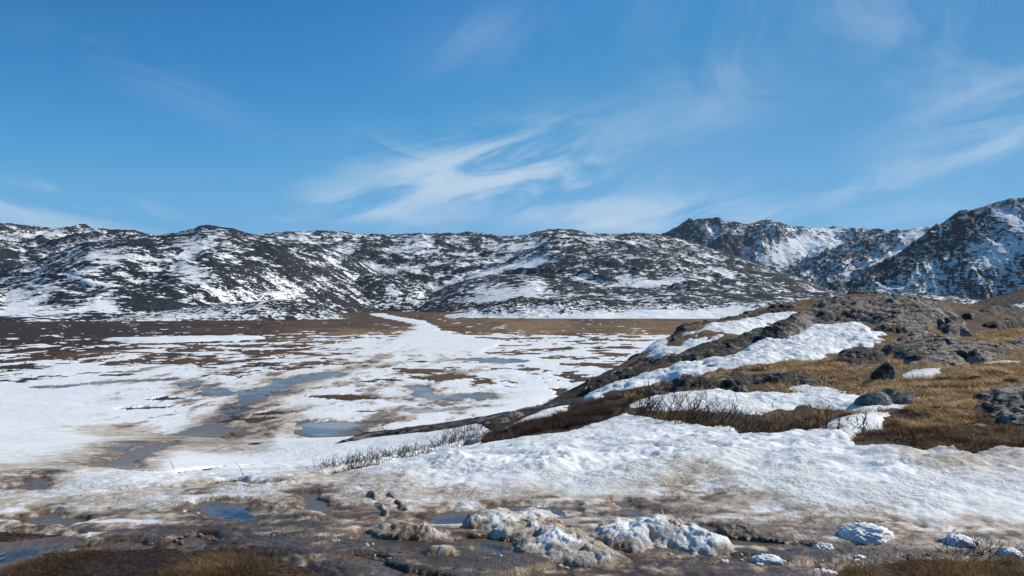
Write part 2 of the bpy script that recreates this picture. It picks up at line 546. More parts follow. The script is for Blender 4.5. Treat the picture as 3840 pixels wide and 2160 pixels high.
# ------------------------------------------------------------------ where snow, water and bare ground lie
front_edge = [(1800, 1682), (1900, 1662), (2050, 1640), (2200, 1612), (2345, 1552), (2480, 1590), (2560, 1585), (2700, 1615), (2850, 1645), (3050, 1632), (3180, 1622),
              (3170, 1660), (3210, 1695), (3330, 1690), (3420, 1712), (3560, 1690), (3640, 1722), (3760, 1705), (3840, 1722), (4700, 1722)]
crest = [(3720, 50), (3560, 48), (3250, 46), (2870, 42), (2540, 36), (2400, 32), (2225, 28.5), (2150, 26.5), (1980, 24.6), (1860, 23.6)]
KNOLL = np.array([at(x, y, 45) for x, y in front_edge] + [(60, 30), (70, 62), (40, 62)] + [((px - 1920) / F * (d + 5), d + 5) for px, d in crest] + [at(1830, 1625)])

TURF_LEFT = poly([(-500, 2110), (0, 2132), (116, 2096), (237, 2066), (454, 2053), (656, 2050), (858, 2060), (1009, 2081), (1160, 2116), (1250, 2170), (1300, 2350), (-600, 2350)])
TURF_STRIP = poly([(-500, 1985), (0, 1988), (150, 1998), (300, 2018), (420, 2038), (300, 2044), (220, 2036), (0, 2062), (-400, 2075)])
TURF_RIGHT = poly([(3130, 2160), (3170, 2128), (3300, 2118), (3500, 2106), (3620, 2112), (3720, 2096), (3790, 2075), (3900, 2060), (4300, 2080), (4300, 2300), (3130, 2300)])
TURF_EDGE = poly([(360, 1868), (430, 1845), (560, 1828), (700, 1826), (800, 1818), (880, 1806), (1000, 1822), (1095, 1828), (980, 1838), (800, 1838), (640, 1836), (520, 1846), (440, 1862)])
TURF_SPOT = poly([(110, 1858), (180, 1856), (225, 1872), (150, 1872)])
BARE_BACK = poly([(510, 1790), (640, 1770), (800, 1752), (1000, 1745), (820, 1760), (650, 1778)])
BARE_ROW = poly([(1238, 1776), (1400, 1743), (1600, 1701), (1750, 1664), (1800, 1660), (1770, 1680), (1600, 1716), (1420, 1756), (1250, 1788)])
BARE_PATCH = [poly(p) for p in (
    [(930, 1556), (1010, 1545), (1110, 1550), (1060, 1560), (960, 1565)], [(870, 1575), (960, 1572), (1060, 1578), (940, 1590)],
    [(450, 1532), (560, 1527), (700, 1522), (730, 1515), (600, 1532), (470, 1538)], [(540, 1498), (620, 1490), (690, 1500), (590, 1503)], [(1290, 1542), (1430, 1540), (1400, 1550), (1310, 1548)],
    [(1150, 1484), (1300, 1478), (1440, 1490), (1290, 1500)], [(1560, 1420), (1660, 1400), (1800, 1412), (1640, 1432)], [(2060, 1462), (2130, 1455), (2180, 1470), (2080, 1475)])]
LONG_DRIFT = poly([(400, 1272), (520, 1268), (700, 1265), (980, 1262), (1000, 1270), (700, 1283), (520, 1286), (440, 1280)])
ICE_ROAD = poly([(1390, 1160), (1470, 1184), (1575, 1201), (1625, 1217), (1665, 1240), (1760, 1262), (1900, 1282), (1800, 1330), (1300, 1350), (1330, 1325), (1420, 1295), (1500, 1262), (1540, 1238), (1555, 1218), (1500, 1204), (1400, 1184), (1360, 1164)])
DIRT_FLOE = poly([(250, 1600), (430, 1590), (600, 1588), (560, 1630), (400, 1640), (300, 1628)])

# (label, picture outline, material key)
PUDDLES = [
    ('rippled deep blue puddle curving round the brown turf in the lower left corner', [(-350, 2065), (0, 2062), (110, 2048), (215, 2036), (300, 2042), (236, 2056), (160, 2084), (60, 2116), (0, 2136), (-350, 2180)], 'ripple'),
    ('wide shallow brown and blue meltwater pool in the slush beyond the brown turf', [(740, 1898), (800, 1884), (900, 1890), (980, 1905), (1060, 1910), (1110, 1935), (1230, 1952), (1300, 1962), (1430, 1955), (1340, 1985), (1180, 1985), (1080, 2000), (960, 2014), (880, 1998), (820, 1968), (770, 1932)], 'water'),
    ('narrow strip of pale meltwater running down the edge of a tilted ice slab', [(1140, 1850), (1160, 1866), (1200, 1895), (1240, 1932), (1210, 1940), (1185, 1905), (1150, 1870)], 'water'),
    ('dark blue pool between the grey snow edge and the first dirty snow heap', [(1540, 1962), (1610, 1938), (1720, 1922), (1830, 1912), (1960, 1902), (2040, 1898), (2150, 1908), (2215, 1926), (2170, 1944), (2060, 1945), (1960, 1936), (1890, 1950), (1790, 1975), (1660, 1984), (1560, 1980)], 'water'),
    ('small dark blue pool behind the peak of the second snow heap', [(2310, 1900), (2345, 1892), (2400, 1922), (2450, 1935), (2440, 1946), (2370, 1938), (2320, 1920)], 'water'),
    ('long dark sliver of water slanting between grey slush banks on the right', [(2560, 1962), (2640, 1972), (2720, 1995), (2800, 2018), (2920, 2040), (3000, 2050), (2950, 2058), (2850, 2042), (2750, 2030), (2660, 2000)], 'water'),
    ('blue puddle with broken slush edges left of the first dirty snow heap', [(1330, 2012), (1420, 2008), (1500, 2028), (1600, 2040), (1650, 2062), (1560, 2082), (1470, 2070), (1400, 2045)], 'ripple'),
    ('blue puddle tucked under the front of the first dirty snow heap', [(1740, 2025), (1800, 2018), (1880, 2036), (1950, 2052), (1960, 2072), (1880, 2082), (1800, 2062)], 'ripple'),
    ('thin bright blue trickle running to the bottom edge of the slush', [(1325, 2090), (1390, 2096), (1450, 2120), (1520, 2150), (1600, 2185), (1520, 2190), (1430, 2150), (1360, 2118)], 'ripple'),
    ('small blue puddle in dark mud just above the brown turf', [(420, 2040), (480, 2028), (560, 2034), (555, 2044), (480, 2050)], 'ripple'),
    ('tiny bright blue puddle right of the muddy strip above the brown turf', [(705, 2032), (735, 2020), (770, 2030), (795, 2048), (750, 2046)], 'ripple'),
    ('faint bluish wet streak across the grey slush on the left', [(90, 1945), (170, 1936), (260, 1955), (250, 1970), (160, 1962)], 'water'),
    ('blue melt pool at the end of the rutted track', [(400, 1738), (440, 1722), (500, 1730), (515, 1752), (495, 1776), (440, 1776), (420, 1760)], 'ripple'),
    ('round blue melt pool among grey ice floes left of the track end', [(185, 1772), (200, 1758), (245, 1757), (262, 1772), (240, 1786), (200, 1786)], 'ripple'),
    ('low blue puddle beneath the round melt pool', [(80, 1818), (110, 1808), (150, 1804), (165, 1812), (120, 1824)], 'ripple'),
    ('grey puddle in the fork of the rutted track', [(400, 1668), (470, 1656), (540, 1658), (500, 1672), (440, 1690), (425, 1680)], 'ripple'),
    ('thin dark runnel following the rutted track', [(430, 1735), (480, 1712), (520, 1690), (600, 1660), (720, 1630), (800, 1600), (830, 1590), (815, 1604), (730, 1638), (610, 1672), (530, 1704), (490, 1722)], 'ripple'),
    ('large blue and grey meltwater slough winding over the snowy plain', [(640, 1440), (700, 1428), (770, 1426), (820, 1450), (900, 1462), (960, 1440), (1010, 1418), (1130, 1404), (1260, 1392), (1340, 1402), (1180, 1430), (1100, 1456), (1010, 1492), (960, 1512), (900, 1552), (850, 1592), (790, 1592), (770, 1570), (850, 1536), (905, 1516), (870, 1496), (780, 1488), (720, 1468)], 'slough'),
    ('sandy ice pool with a blue far edge on the plain', [(1338, 1548), (1425, 1536), (1502, 1528), (1694, 1524), (1810, 1530), (1694, 1547), (1624, 1565), (1572, 1585), (1502, 1588), (1414, 1571), (1440, 1556)], 'ice'),
    ('sandy ice pool lying closest to the low dark ridge', [(1090, 1588), (1240, 1584), (1345, 1584), (1460, 1594), (1327, 1613), (1275, 1630), (1187, 1627), (1090, 1617)], 'ice'),
    ('blue and sandy ice pool among brown tussocks in the middle of the plain', [(1483, 1444), (1560, 1440), (1629, 1453), (1705, 1474), (1940, 1486), (1806, 1503), (1604, 1508), (1528, 1488)], 'slough'),
    ('grey ice film between snow strips in the middle distance', [(1700, 1345), (1850, 1340), (1990, 1352), (1900, 1366), (1760, 1362)], 'slough'),
    ('long grey water film below the brown bog on the left', [(120, 1452), (330, 1430), (560, 1420), (640, 1424), (430, 1440), (220, 1458)], 'slough'),
]
for k, (lab, pts, mk) in enumerate(PUDDLES):
    pg = poly(pts)
    lv = float(np.mean(H(pg[:, 0], pg[:, 1])))
    PUDDLES[k] = (lab, pg, mk, lv)

TRACKS = [poly(p) for p in (
    [(300, 1790), (430, 1735), (540, 1680), (720, 1628), (830, 1585), (930, 1535), (1080, 1470), (1250, 1415), (1420, 1350), (1540, 1285), (1600, 1240)],
    [(240, 1750), (380, 1712), (470, 1672), (640, 1628), (780, 1580), (900, 1525), (1040, 1465), (1230, 1405), (1410, 1342)],
    [(860, 1665), (880, 1630), (930, 1600), (1040, 1560), (1150, 1525)], [(800, 1690), (830, 1650), (900, 1610), (1000, 1575)],
    [(940, 1700), (960, 1650), (1010, 1610), (1100, 1570)])]

DIRT = [(200, 1750, .2), (600, 1700, .02), (900, 1760, 0), (0, 1790, .3), (60, 1700, .12), (300, 1830, .12), (600, 1800, 0), (0, 1860, .36), (250, 1890, .36), (600, 1870, .3), (100, 1930, .42), (350, 1960, .45),
        (600, 1900, .25), (700, 1950, .46), (500, 2010, .8), (750, 2010, .85), (950, 1860, .22), (700, 1850, .5), (1100, 1890, .36), (1300, 1860, .38), (1250, 1810, .4), (1500, 1860, .3), (1450, 1780, .12), (1350, 1930, .5), (1700, 1700, .0), (1900, 1790, .02),
        (1700, 1880, .32), (2000, 1880, .34), (1750, 1800, .05), (2200, 1830, .12), (2200, 1760, .06), (2500, 1700, 0), (2450, 1810, .18), (2600, 1820, .4), (2600, 1870, .62), (2800, 1900, .42), (2750, 1960, .5), (3000, 1970, .5),
        (2900, 1790, .06), (2850, 1840, .12), (3100, 1880, .06), (3200, 1790, .02), (3500, 1850, .04), (3800, 1880, .08), (3500, 1930, .1), (3800, 1950, .12), (3700, 2010, .75), (3300, 1990, .58), (3300, 2080, .8), (3000, 2090, .6), (2850, 2140, .85), (2600, 2120, .85), (2300, 2140, .85),
        (2000, 2140, .82), (1600, 2110, .78), (1400, 2060, .7), (1650, 2020, .56), (1480, 1995, .5), (1200, 2030, .72), (1000, 2050, .75), (1250, 2100, .72), (1450, 2150, .85), (3480, 1730, .28), (3620, 1735, .35), (3220, 1710, .08), (3000, 1700, 0),
        (850, 1610, .3), (760, 1660, .22), (450, 1620, .22), (330, 1610, .1), (600, 1560, .0), (200, 1560, 0), (900, 1660, .1), (1000, 1640, .05), (1000, 1520, .15), (1100, 1430, .18), (1300, 1440, .06), (1250, 1580, .05), (1700, 1600, 0),
        (1500, 1680, 0), (1200, 1720, 0), (700, 1740, 0), (300, 1480, 0), (800, 1380, .06), (1580, 1300, .1), (1600, 1240, .12), (2000, 1420, .02), (2500, 1450, 0), (600, 1280, 0), (0, 1450, 0)]
DENS = [(0, 1200, .02), (800, 1200, .03), (1300, 1195, .03), (1500, 1200, .04), (2000, 1205, .03), (2500, 1205, .03), (0, 1230, .05), (400, 1228, .06), (900, 1230, .07), (1300, 1230, .04), (1800, 1232, .05), (2100, 1232, .04), (2500, 1232, .04),
        (0, 1275, .06), (300, 1275, .08), (700, 1300, .22), (1000, 1290, .26), (1300, 1290, .4), (1550, 1275, .9), (1750, 1275, .72), (2000, 1270, .5), (2400, 1275, .5), (0, 1320, .12), (300, 1320, .18), (600, 1330, .3), (900, 1325, .4), (1200, 1320, .62), (1500, 1320, .92),
        (1800, 1320, .6), (2200, 1320, .52), (0, 1365, .3), (300, 1370, .45), (600, 1375, .48), (900, 1375, .58), (1300, 1370, .78), (1700, 1370, .64), (2100, 1370, .6), (0, 1415, .66), (300, 1420, .74), (600, 1410, .68), (900, 1420, .7), (1300, 1420, .74), (1700, 1420, .64),
        (2100, 1420, .74), (0, 1480, .985), (400, 1480, .985), (700, 1480, .93), (1000, 1480, .88), (1300, 1470, .86), (1600, 1450, .66), (1750, 1440, .55), (1900, 1480, .9), (0, 1560, .998), (300, 1560, .995), (600, 1580, .99), (1000, 1570, .95), (1100, 1500, .9), (1400, 1510, .95), (1900, 1540, .998), (1000, 1640, .99),
        (600, 1680, .995), (0, 1680, .99), (1500, 1660, .999), (2100, 1500, .97)]


def follows(lab, pg):
    return 'runnel' in lab or 9.5 < pg[:, 1].mean() < 30


def probit(p):
    p = np.clip(p, 0.002, 0.998)
    return np.log(p / (1 - p)) / 1.7


# fan-shaped sheet: rows at one distance, columns spreading from a point 6 m behind the camera
def rows():
    y = [-4.0, -2.5, -1, 0.5, 1.5, 2.4, 3.1, 3.6]
    v = 4.0
    while v < 420:
        y.append(v)
        v += 0.025 * (v / 5) ** 1.15 if v < 14 else (0.0063 * v if v < 70 else 0.44 * (v / 70) ** 1.9)
    return np.array(y)


def cols(n):
    d = np.linspace(-0.70, 0.70, n)
    s = np.geomspace(0.72, 2.2, 26)
    return np.concatenate([-s[::-1], d, s])


YR = rows(); UC = cols(980)
GY_, GU_ = np.meshgrid(YR, UC, indexing='ij')
X = GU_ * (GY_ + 6.0); Y = GY_.copy()
Hs = H(X, Y)
PX = 1920 + F * X / np.maximum(Y, 2.0)
PY = HORIZON - F * Hs / np.maximum(Y, 2.0)

jit = 0.16 * fbm(X * 1.7, Y * 1.1, 21, 3) * np.clip(Y / 8.0, 0.5, 3.5)
jit += 0.05 * fbm(X * 9, Y * 6, 22, 2)
Hf = Hs.copy()
T = np.full(X.shape, 0.045)
# the open plain: drifts where the noise is below the share of ground under snow
far = sstep(Y, 22, 34)
nz = fbm(X / 6.0, Y / 7.5, 40, 7, gain=0.68) / 0.21
dens = idw(DENS, PX, PY, 220, 32)
dens = dens - 0.13 * sstep(PY, 1285, 1330) * sstep(PY, 1500, 1440) * sstep(PX, 300, 700) * np.where((PX > 1380) & (PX < 1640) & (PY < 1340), 0, 1)
T_plain = np.clip((probit(dens) - nz) * 0.05, -0.2, 0.055)
T_plain = T_plain - 0.024 * sstep(PY, 1290, 1235)
T = T * (1 - far) + T_plain * far
J51 = 2.5 * fbm(X / 6, Y / 9, 51, 3)
for pg, amt in ((LONG_DRIFT, 0.35), (ICE_ROAD, 0.16)):
    sd = sdist(pg, X, Y) + J51
    T = np.maximum(T, np.clip(sd * 0.2, -0.3, amt) - 0.02)
tr_dirt = np.zeros(X.shape)
J60 = 0.25 * fbm(X * 0.8, Y * 0.5, 60, 2)
for q, tl in enumerate(TRACKS):
    ld = line_dist(tl, X, Y) + J60
    rut = np.exp(-(ld / 0.32) ** 2)
    T -= 0.045 * rut * (Y < 110)
    T += 0.03 * np.exp(-((ld - 0.55) / 0.25) ** 2) * (Y < 60)
    tr_dirt += 0.22 * np.exp(-(ld / 0.8) ** 2) * (Y < 90)
def sdr(pg, m=4.0):
    """signed distance on the rows near the outline only"""
    r0, r1 = np.searchsorted(YR, [pg[:, 1].min() - m, pg[:, 1].max() + m])
    out = np.full(X.shape, -9.0)
    if r1 > r0: out[r0:r1] = sdist(pg, X[r0:r1], Y[r0:r1])
    return out


bare = np.full(X.shape, -9.0)
for pg in [TURF_LEFT, TURF_STRIP, TURF_RIGHT, TURF_EDGE, TURF_SPOT, BARE_BACK, BARE_ROW, KNOLL] + BARE_PATCH:
    sd = sdr(pg) + jit
    bare = np.maximum(bare, sd)
T -= np.clip((bare + 0.10) * (0.4 + 0.8 * sstep(Y, 8, 10)), 0, 0.5)
wet = np.full(X.shape, -9.0)
flat = np.zeros(X.shape)
JP = np.where(Y > 24, jit * 0.9 + 3.2 * fbm(X / 2.8, Y / 5.5, 33, 5, gain=0.65) - 0.7, 0.03 + 0.3 * jit + 0.22 * fbm(X * 2.2, Y * 4.5, 34, 5, gain=0.6))
for lab, pg, mk, lv in PUDDLES:
    sc_ = np.clip(pg[:, 1].mean() / 8.0, 0.6, 5.0)
    sd = sdr(pg, 3.0 * sc_)
    sdj = sd + JP
    mm = sstep(sdj, -0.10 * sc_, 0.03 * sc_) if pg[:, 1].mean() > 24 else sstep(sdj, -0.16 * sc_, 0.16 * sc_)
    rim = sstep(sd, -1.3 * sc_, -0.25 * sc_)
    if follows(lab, pg):
        Hf = Hf - 0.05 * mm
    else:
        Hr = Hf * (1 - rim) + (lv + 0.012) * rim
        Hf = Hr * (1 - mm) + (lv - 0.05) * mm
    wet = np.maximum(wet, sdj / sc_)
    T = np.where(sdj < 0, np.where(bare > -0.1, T, T * (1 - rim) + rim * np.clip(T, 0.008, 0.018)), T)
    flat = np.maximum(flat, rim)
    T -= np.clip((sdj / sc_ + 0.06) * (1.3 if pg[:, 1].mean() > 24 else 0.32), 0, 0.30)

dirt = idw(DIRT, PX, PY, 150, 42)
dirt = np.where(PY > 2200, 0.8, dirt)
dirt = dirt + tr_dirt + 0.35 * sstep(wet, -0.35, 0.0) * sstep(Y, 90, 40)
dirt += 0.12 * fbm(X * 2.0, Y * 1.4, 77, 3) * sstep(dirt, 0.05, 0.3)
dirt += 0.22 * sstep(sdist(DIRT_FLOE, X, Y) + 2 * jit, -0.5, 0.6)
mid = sstep(Y, 24, 36) * sstep(Y, 110, 70) * sstep(PX, 250, 600) * sstep(PX, 2000, 1700)
dirt += 0.6 * mid * sstep(fbm(X / 2.6, Y / 6.0, 131, 7, gain=0.72), 0.0, 0.28)
# lumpy surface of the melting snow: strongest close by
near = sstep(Y, 24, 9)
lump = 0.055 * billow(X * 3.1, Y * 2.6, 81, 4, 0.6) + 0.045 * fbm(X * 1.1, Y * 0.9, 85, 3)
slush = sstep(dirt, 0.25, 0.55)
CL = billow(X * 10.0 + Y * 2, Y * 9.0, 91, 3, 0.7)
dirt = dirt * (1 - 0.10 * slush) + 0.08 * sstep(PY, 1980, 2040) * slush + 0.20 * sstep(PY, 2020, 2110)
dirt = dirt - slush * near * 0.55 * (CL - 0.2) + slush * near * 0.75 * fbm(X * 0.7 + Y * .5, Y * 3.6, 93, 4, gain=0.6)  # whiter on clump crests, browner in the hollows, plus streaks
lump = lump * (0.75 - 0.62 * slush) + slush * near * (0.012 * (CL - 0.17) + 0.022 * fbm(X * 1.2 + Y * .7, Y * 3.0, 95, 4))
bank = sstep(PX, 1200, 1700) * sstep(Y, 17, 11) * sstep(Y, 6.8, 8.5)
lump = lump + bank * (0.17 * billow(X * 0.8, Y * 0.7, 97, 3) + 0.095 * np.clip(0.35 + 2.2 * fbm(X * 0.6, Y * 0.5, 96, 3), 0.03, 1.3) * billow(X * 4.5, Y * 3.8, 99, 4, 0.65) + 0.05 * fbm(X * 2.5, Y * 2, 98, 3))
lump *= 0.35 + 0.65 * near
kn = int((YR < 22).sum())
xn, yn = X[:kn], Y[:kn]
wx, wy = xn + 0.05 * fbm(xn * 4, yn * 4, 181, 2), yn + 0.05 * fbm(xn * 4, yn * 4, 183, 2)
gr = grains(wx * 9, wy * 8, 185)
gr2 = grains(wx * 4.2, wy * 3.6, 187)
patchy = 0.55 + 0.9 * fbm(xn * 0.9, yn * 1.1, 189, 3)
amp_g = (0.022 - 0.004 * slush[:kn]) * np.clip(patchy, 0.15, 1.2) * near[:kn]
lump[:kn] += amp_g * (gr - 0.6) + 0.8 * amp_g * (gr2 - 0.6)
dirt[:kn] += slush[:kn] * (0.75 * (0.62 - gr) * np.clip(patchy, 0.15, 1.1) + 0.55 * fbm(xn * 3.0, yn * 6, 191, 4, gain=0.6))  # browner between the grains, whiter on their tops
lump = lump * np.where(Y > 40, 0.5, 1.0)
T = T - 0.022 * slush * near * (T > 0.022)
Zs = Hf + T + lump * sstep(T, -0.10, 0.04) * (1 - 0.65 * flat)
V = np.stack([X, Y, Zs], -1).reshape(-1, 3)
FC = grid_faces(*X.shape)
Tm = T.reshape(-1)
keep = (Tm[FC].max(1) > -0.10) & (Y.reshape(-1)[FC].max(1) < 400)
yc = Y.reshape(-1)[FC].mean(1); pxc = PX.reshape(-1)[FC].mean(1)
near_face = (yc < 12.5) | ((yc < 24) & (pxc > 1500))
at_ = {'dirt': dirt.reshape(-1)}
tag(sub_mesh('snow_slope', V, FC, keep & near_face, M_SNOW, at_), 'melting snow and brown slush covering the near slope', kind='structure')
tag(sub_mesh('snow_field', V, FC, keep & ~near_face, M_SNOW_FAR, at_), 'patchy melting snow over the flat boggy plain', kind='structure')

# the ground itself, coarser, reaching the horizon
ye = np.concatenate([YR[::2], np.geomspace(430, 9000, 40)])
gy, gu = np.meshgrid(ye, UC[::2] if len(UC) % 2 else UC[::2], indexing='ij')
gx = gu * (gy + 6.0)
nr = len(YR[::2])
hz = np.full(gx.shape, PLAIN)
hz[:nr] = Hf[::2, ::2]
turf = sstep(sdist(KNOLL, gx, gy), -0.5, 1.0)
gb = 0.10 * (fbm(gx / 1.6, gy / 1.6, 101, 4)) + 0.035 * billow(gx * 4, gy * 3, 105, 3)
gb += turf * (0.35 * fbm(gx / 3.5, gy / 3.5, 107, 4) + 0.10 * billow(gx * 1.6, gy * 1.3, 109, 4))
gb += 0.06 * fbm(gx / 9, gy / 9, 103, 2) * sstep(gy, 40, 80)
wetg = np.full(gx.shape, -9.0); wetg[:nr] = wet[::2, ::2]
gb *= sstep(wetg, -0.05, -0.9) * 0.95 + 0.05
fl = np.maximum(sdist(TURF_LEFT, gx, gy), sdist(TURF_RIGHT, gx, gy))
gb += sstep(fl, -0.1, 0.5) * (0.05 + 0.03 * fbm(gx * 5, gy * 4, 111, 3))
gz = hz + gb * (0.35 + 0.65 * sstep(gy, 8, 12)) - 0.012 - 0.018 * sstep(gy, 8, 12)
gpx = 1920 + F * gx / np.maximum(gy, 2); gpy = HORIZON - F * hz / np.maximum(gy, 2)
GOLD = [(0, 1205, .1), (600, 1205, .12), (1000, 1200, .12), (1400, 1175, .15), (300, 1250, .0), (0, 1290, -.05), (100, 1340, .15), (600, 1300, .45), (1000, 1290, .25), (1300, 1245, .5), (1450, 1245, .5), (1300, 1215, .12),
        (1500, 1200, .2), (1750, 1205, .35), (2000, 1225, .58), (2400, 1225, .5), (2300, 1195, .25), (2200, 1300, .2), (1700, 1300, .2), (1700, 1420, .5), (900, 1400, .2), (300, 1370, .42), (1000, 1555, .25), (600, 1520, .25),
        (300, 2120, .05), (600, 2110, .18), (1000, 2120, .38), (1100, 2150, .42), (0, 2010, .2), (3400, 2140, .45), (3600, 2140, .35), (3800, 2110, .15), (2500, 1500, .25), (2900, 1400, .6), (3200, 1440, .62), (3500, 1440, .85), (3700, 1380, .88),
        (3840, 1420, .85), (3600, 1520, .5), (3400, 1600, .25), (3300, 1650, .12), (3600, 1660, .08), (3840, 1680, .02), (3500, 1560, .42), (3840, 1250, .6), (3600, 1220, .25), (3750, 1190, .15), (3840, 1170, .1), (3700, 1240, .3), (2700, 1450, .45), (2400, 1480, .3), (2200, 1560, .2), (2700, 1600, .15), (3800, 1200, .3), (3100, 1640, .3),
        (600, 1830, .15), (900, 1820, .2)]
gold = idw(GOLD, gpx, gpy, 160, 40) + 0.22 * sstep(gpy, 1420, 1330) * sstep(gpx, 500, 1300) + 0.5 * fbm(gx / 9, gy / 14, 141, 4) * sstep(gpy, 1400, 1320)
tag(mesh_obj('ground', np.stack([gx, gy, gz], -1).reshape(-1, 3), grid_faces(*gx.shape), M_GROUND, {'gold': gold.reshape(-1)}), 'dark brown tundra turf and bog', kind='structure')

WM = {'water': M_WATER, 'ripple': M_RIPPLE, 'ice': M_ICE, 'slough': M_SLOUGH}
for lab, pg, mk, lv in PUDDLES:
    c = pg.mean(0)
    lo, hi = pg.min(0), pg.max(0)
    m_ = 0.03 * c[1]
    nx, ny = 40, 40
    ax, ay = np.meshgrid(np.linspace(lo[0] - m_, hi[0] + m_, nx), np.linspace(lo[1] - m_, hi[1] + m_, ny))
    sd = sdist(pg, ax, ay)
    f = grid_faces(ny, nx)
    keepf = sd.reshape(-1)[f].max(1) > -m_
    o = sub_mesh('puddle', np.stack([ax, ay, (H(ax, ay) - 0.02 if follows(lab, pg) else np.full(ax.shape, lv))], -1).reshape(-1, 3), f, keepf, WM[mk], {'depth': np.clip(sd / (0.035 * c[1]), -0.5, 1.0).reshape(-1)})
    tag(o, lab, 'puddle', kind='thing')

# ------------------------------------------------------------------ hills round the plain
def interp(pts, xs):
    p = np.array(sorted(pts), float)
    x = np.asarray(xs, float)
    # smooth (cosine-free) cubic through the outline
    y = np.interp(x, p[:, 0], p[:, 1])
    return y


def hill(name, label, crest_pts, R, Rb, mat, nc, nr, seed, snow0, blobs, rough=1.0, back=0.8, dome=1.0, wav=1.0, base_z=PLAIN, contour=0.0):
    xs = np.array([p[0] for p in crest_pts])
    px = np.linspace(xs.min(), xs.max(), nc)
    py = interp(crest_pts, px)
    if isinstance(Rb, list):
        Rb_s = np.interp(px, [p[0] for p in Rb], [p[1] for p in Rb]); kk = np.hanning(nc // 3 * 2 + 1); kk /= kk.sum()
        Rb = np.convolve(np.pad(Rb_s, nc // 3, 'edge'), kk, 'valid')
    k = np.hanning(9); k /= k.sum()
    py = np.convolve(np.pad(py, 4, 'edge'), k, 'valid')
    u = (px - 1920) / F
    Rv = R * (1 + 0.06 * perlin(px / 420.0, px * 0 + seed, seed))
    Rbv = np.broadcast_to(np.asarray(Rb, float), px.shape)
    s = np.concatenate([np.linspace(-0.04, 1.0, int(nr * 0.85)), np.linspace(1.0, 1 + back, nr - int(nr * 0.85) + 1)[1:]])
    S, U = np.meshgrid(s, u, indexing='ij')
    Dp = Rbv[None] + (Rv - Rbv)[None] * S
    x = U * Dp; y = Dp
    zc = ((HORIZON - py) / F * Rv)[None]
    f = np.where(S < 1, np.sin(np.clip(S, 0, 1) * np.pi / 2) ** (1.15 / dome), 1 - 0.9 * ((S - 1) / back) ** 1.6)
    z = base_z - 0.6 + (zc - base_z + 0.6) * f
    depth = (Rv - Rbv).mean()
    L1 = depth * 0.18 * wav
    env = sstep(S, 0.0, 0.18) * (1 - 0.85 * sstep(S, 0.7, 1.0))
    n1 = fbm(x / L1, y / L1, seed, 4)
    n2 = ridged(x / (L1 * 0.36), y / (L1 * 0.30), seed + 9, 4) - 0.6
    n3 = fbm(x / (L1 * 0.07), y / (L1 * 0.06), seed + 19, 4)
    hh = np.abs(zc - base_z).mean()
    X_, Y_ = 1920 + F * x / y, HORIZON - F * z / y
    drift = np.zeros(x.shape)
    for (bx, by, rx, ry, amp, rot) in blobs:
        c, s_ = math.cos(math.radians(rot)), math.sin(math.radians(rot))
        a = ((X_ - bx) * c - (Y_ - by) * s_) / rx; b = ((X_ - bx) * s_ + (Y_ - by) * c) / ry
        drift = drift + amp * np.exp(-(a * a + b * b))
    env = env * (1 - 0.7 * sstep(drift, 0.8, 2.2))
    det = rough * hh * (0.19 * n1 + 0.07 * n2) * env + rough * hh * 0.016 * n3 * sstep(S, 0.0, 0.1) * (1 - 0.8 * sstep(drift, 0.8, 2.2))
    z = z + np.where(zc > base_z, det, 0)
    # ledges
    led = hh * 0.085
    z = z + 0.16 * led * np.sin(2 * np.pi * (z / led + 1.1 * n1 + 0.6 * n2)) / (2 * np.pi) * env * 2
    n4 = ridged(x / (L1 * 0.13), y / (L1 * 0.10), seed + 29, 3) - 0.6
    sn = snow0 - 0.15 - 3.6 * n2 - 2.2 * n4 - 0.8 * n1 + 0.68 * drift - 0.08
    o = mesh_obj(name, np.stack([x, y, z], -1).reshape(-1, 3), grid_faces(*x.shape), mat, {'snow': sn.reshape(-1)})
    return tag(o, label, kind='structure')


ROCK_A, ROCK_B = (0.010, 0.011, 0.015), (0.040, 0.041, 0.050)
MH_MAIN = mat_hill('snow streaked rock hillside', ROCK_A, ROCK_B, 0.32)
MH_FAR = mat_hill('far mountain rock and snow', (0.012, 0.014, 0.020), (0.036, 0.039, 0.050), 0.16)
MH_FOOT = mat_hill('foothill rock and snow', (0.012, 0.011, 0.011), (0.042, 0.039, 0.036), 0.5)
MH_RIGHT = mat_hill('steep mountain rock and snow', (0.011, 0.013, 0.018), (0.034, 0.037, 0.047), 0.26)
MH_NEAR = mat_hill('heath slope', (0.016, 0.014, 0.012), (0.115, 0.083, 0.054), 0.55)

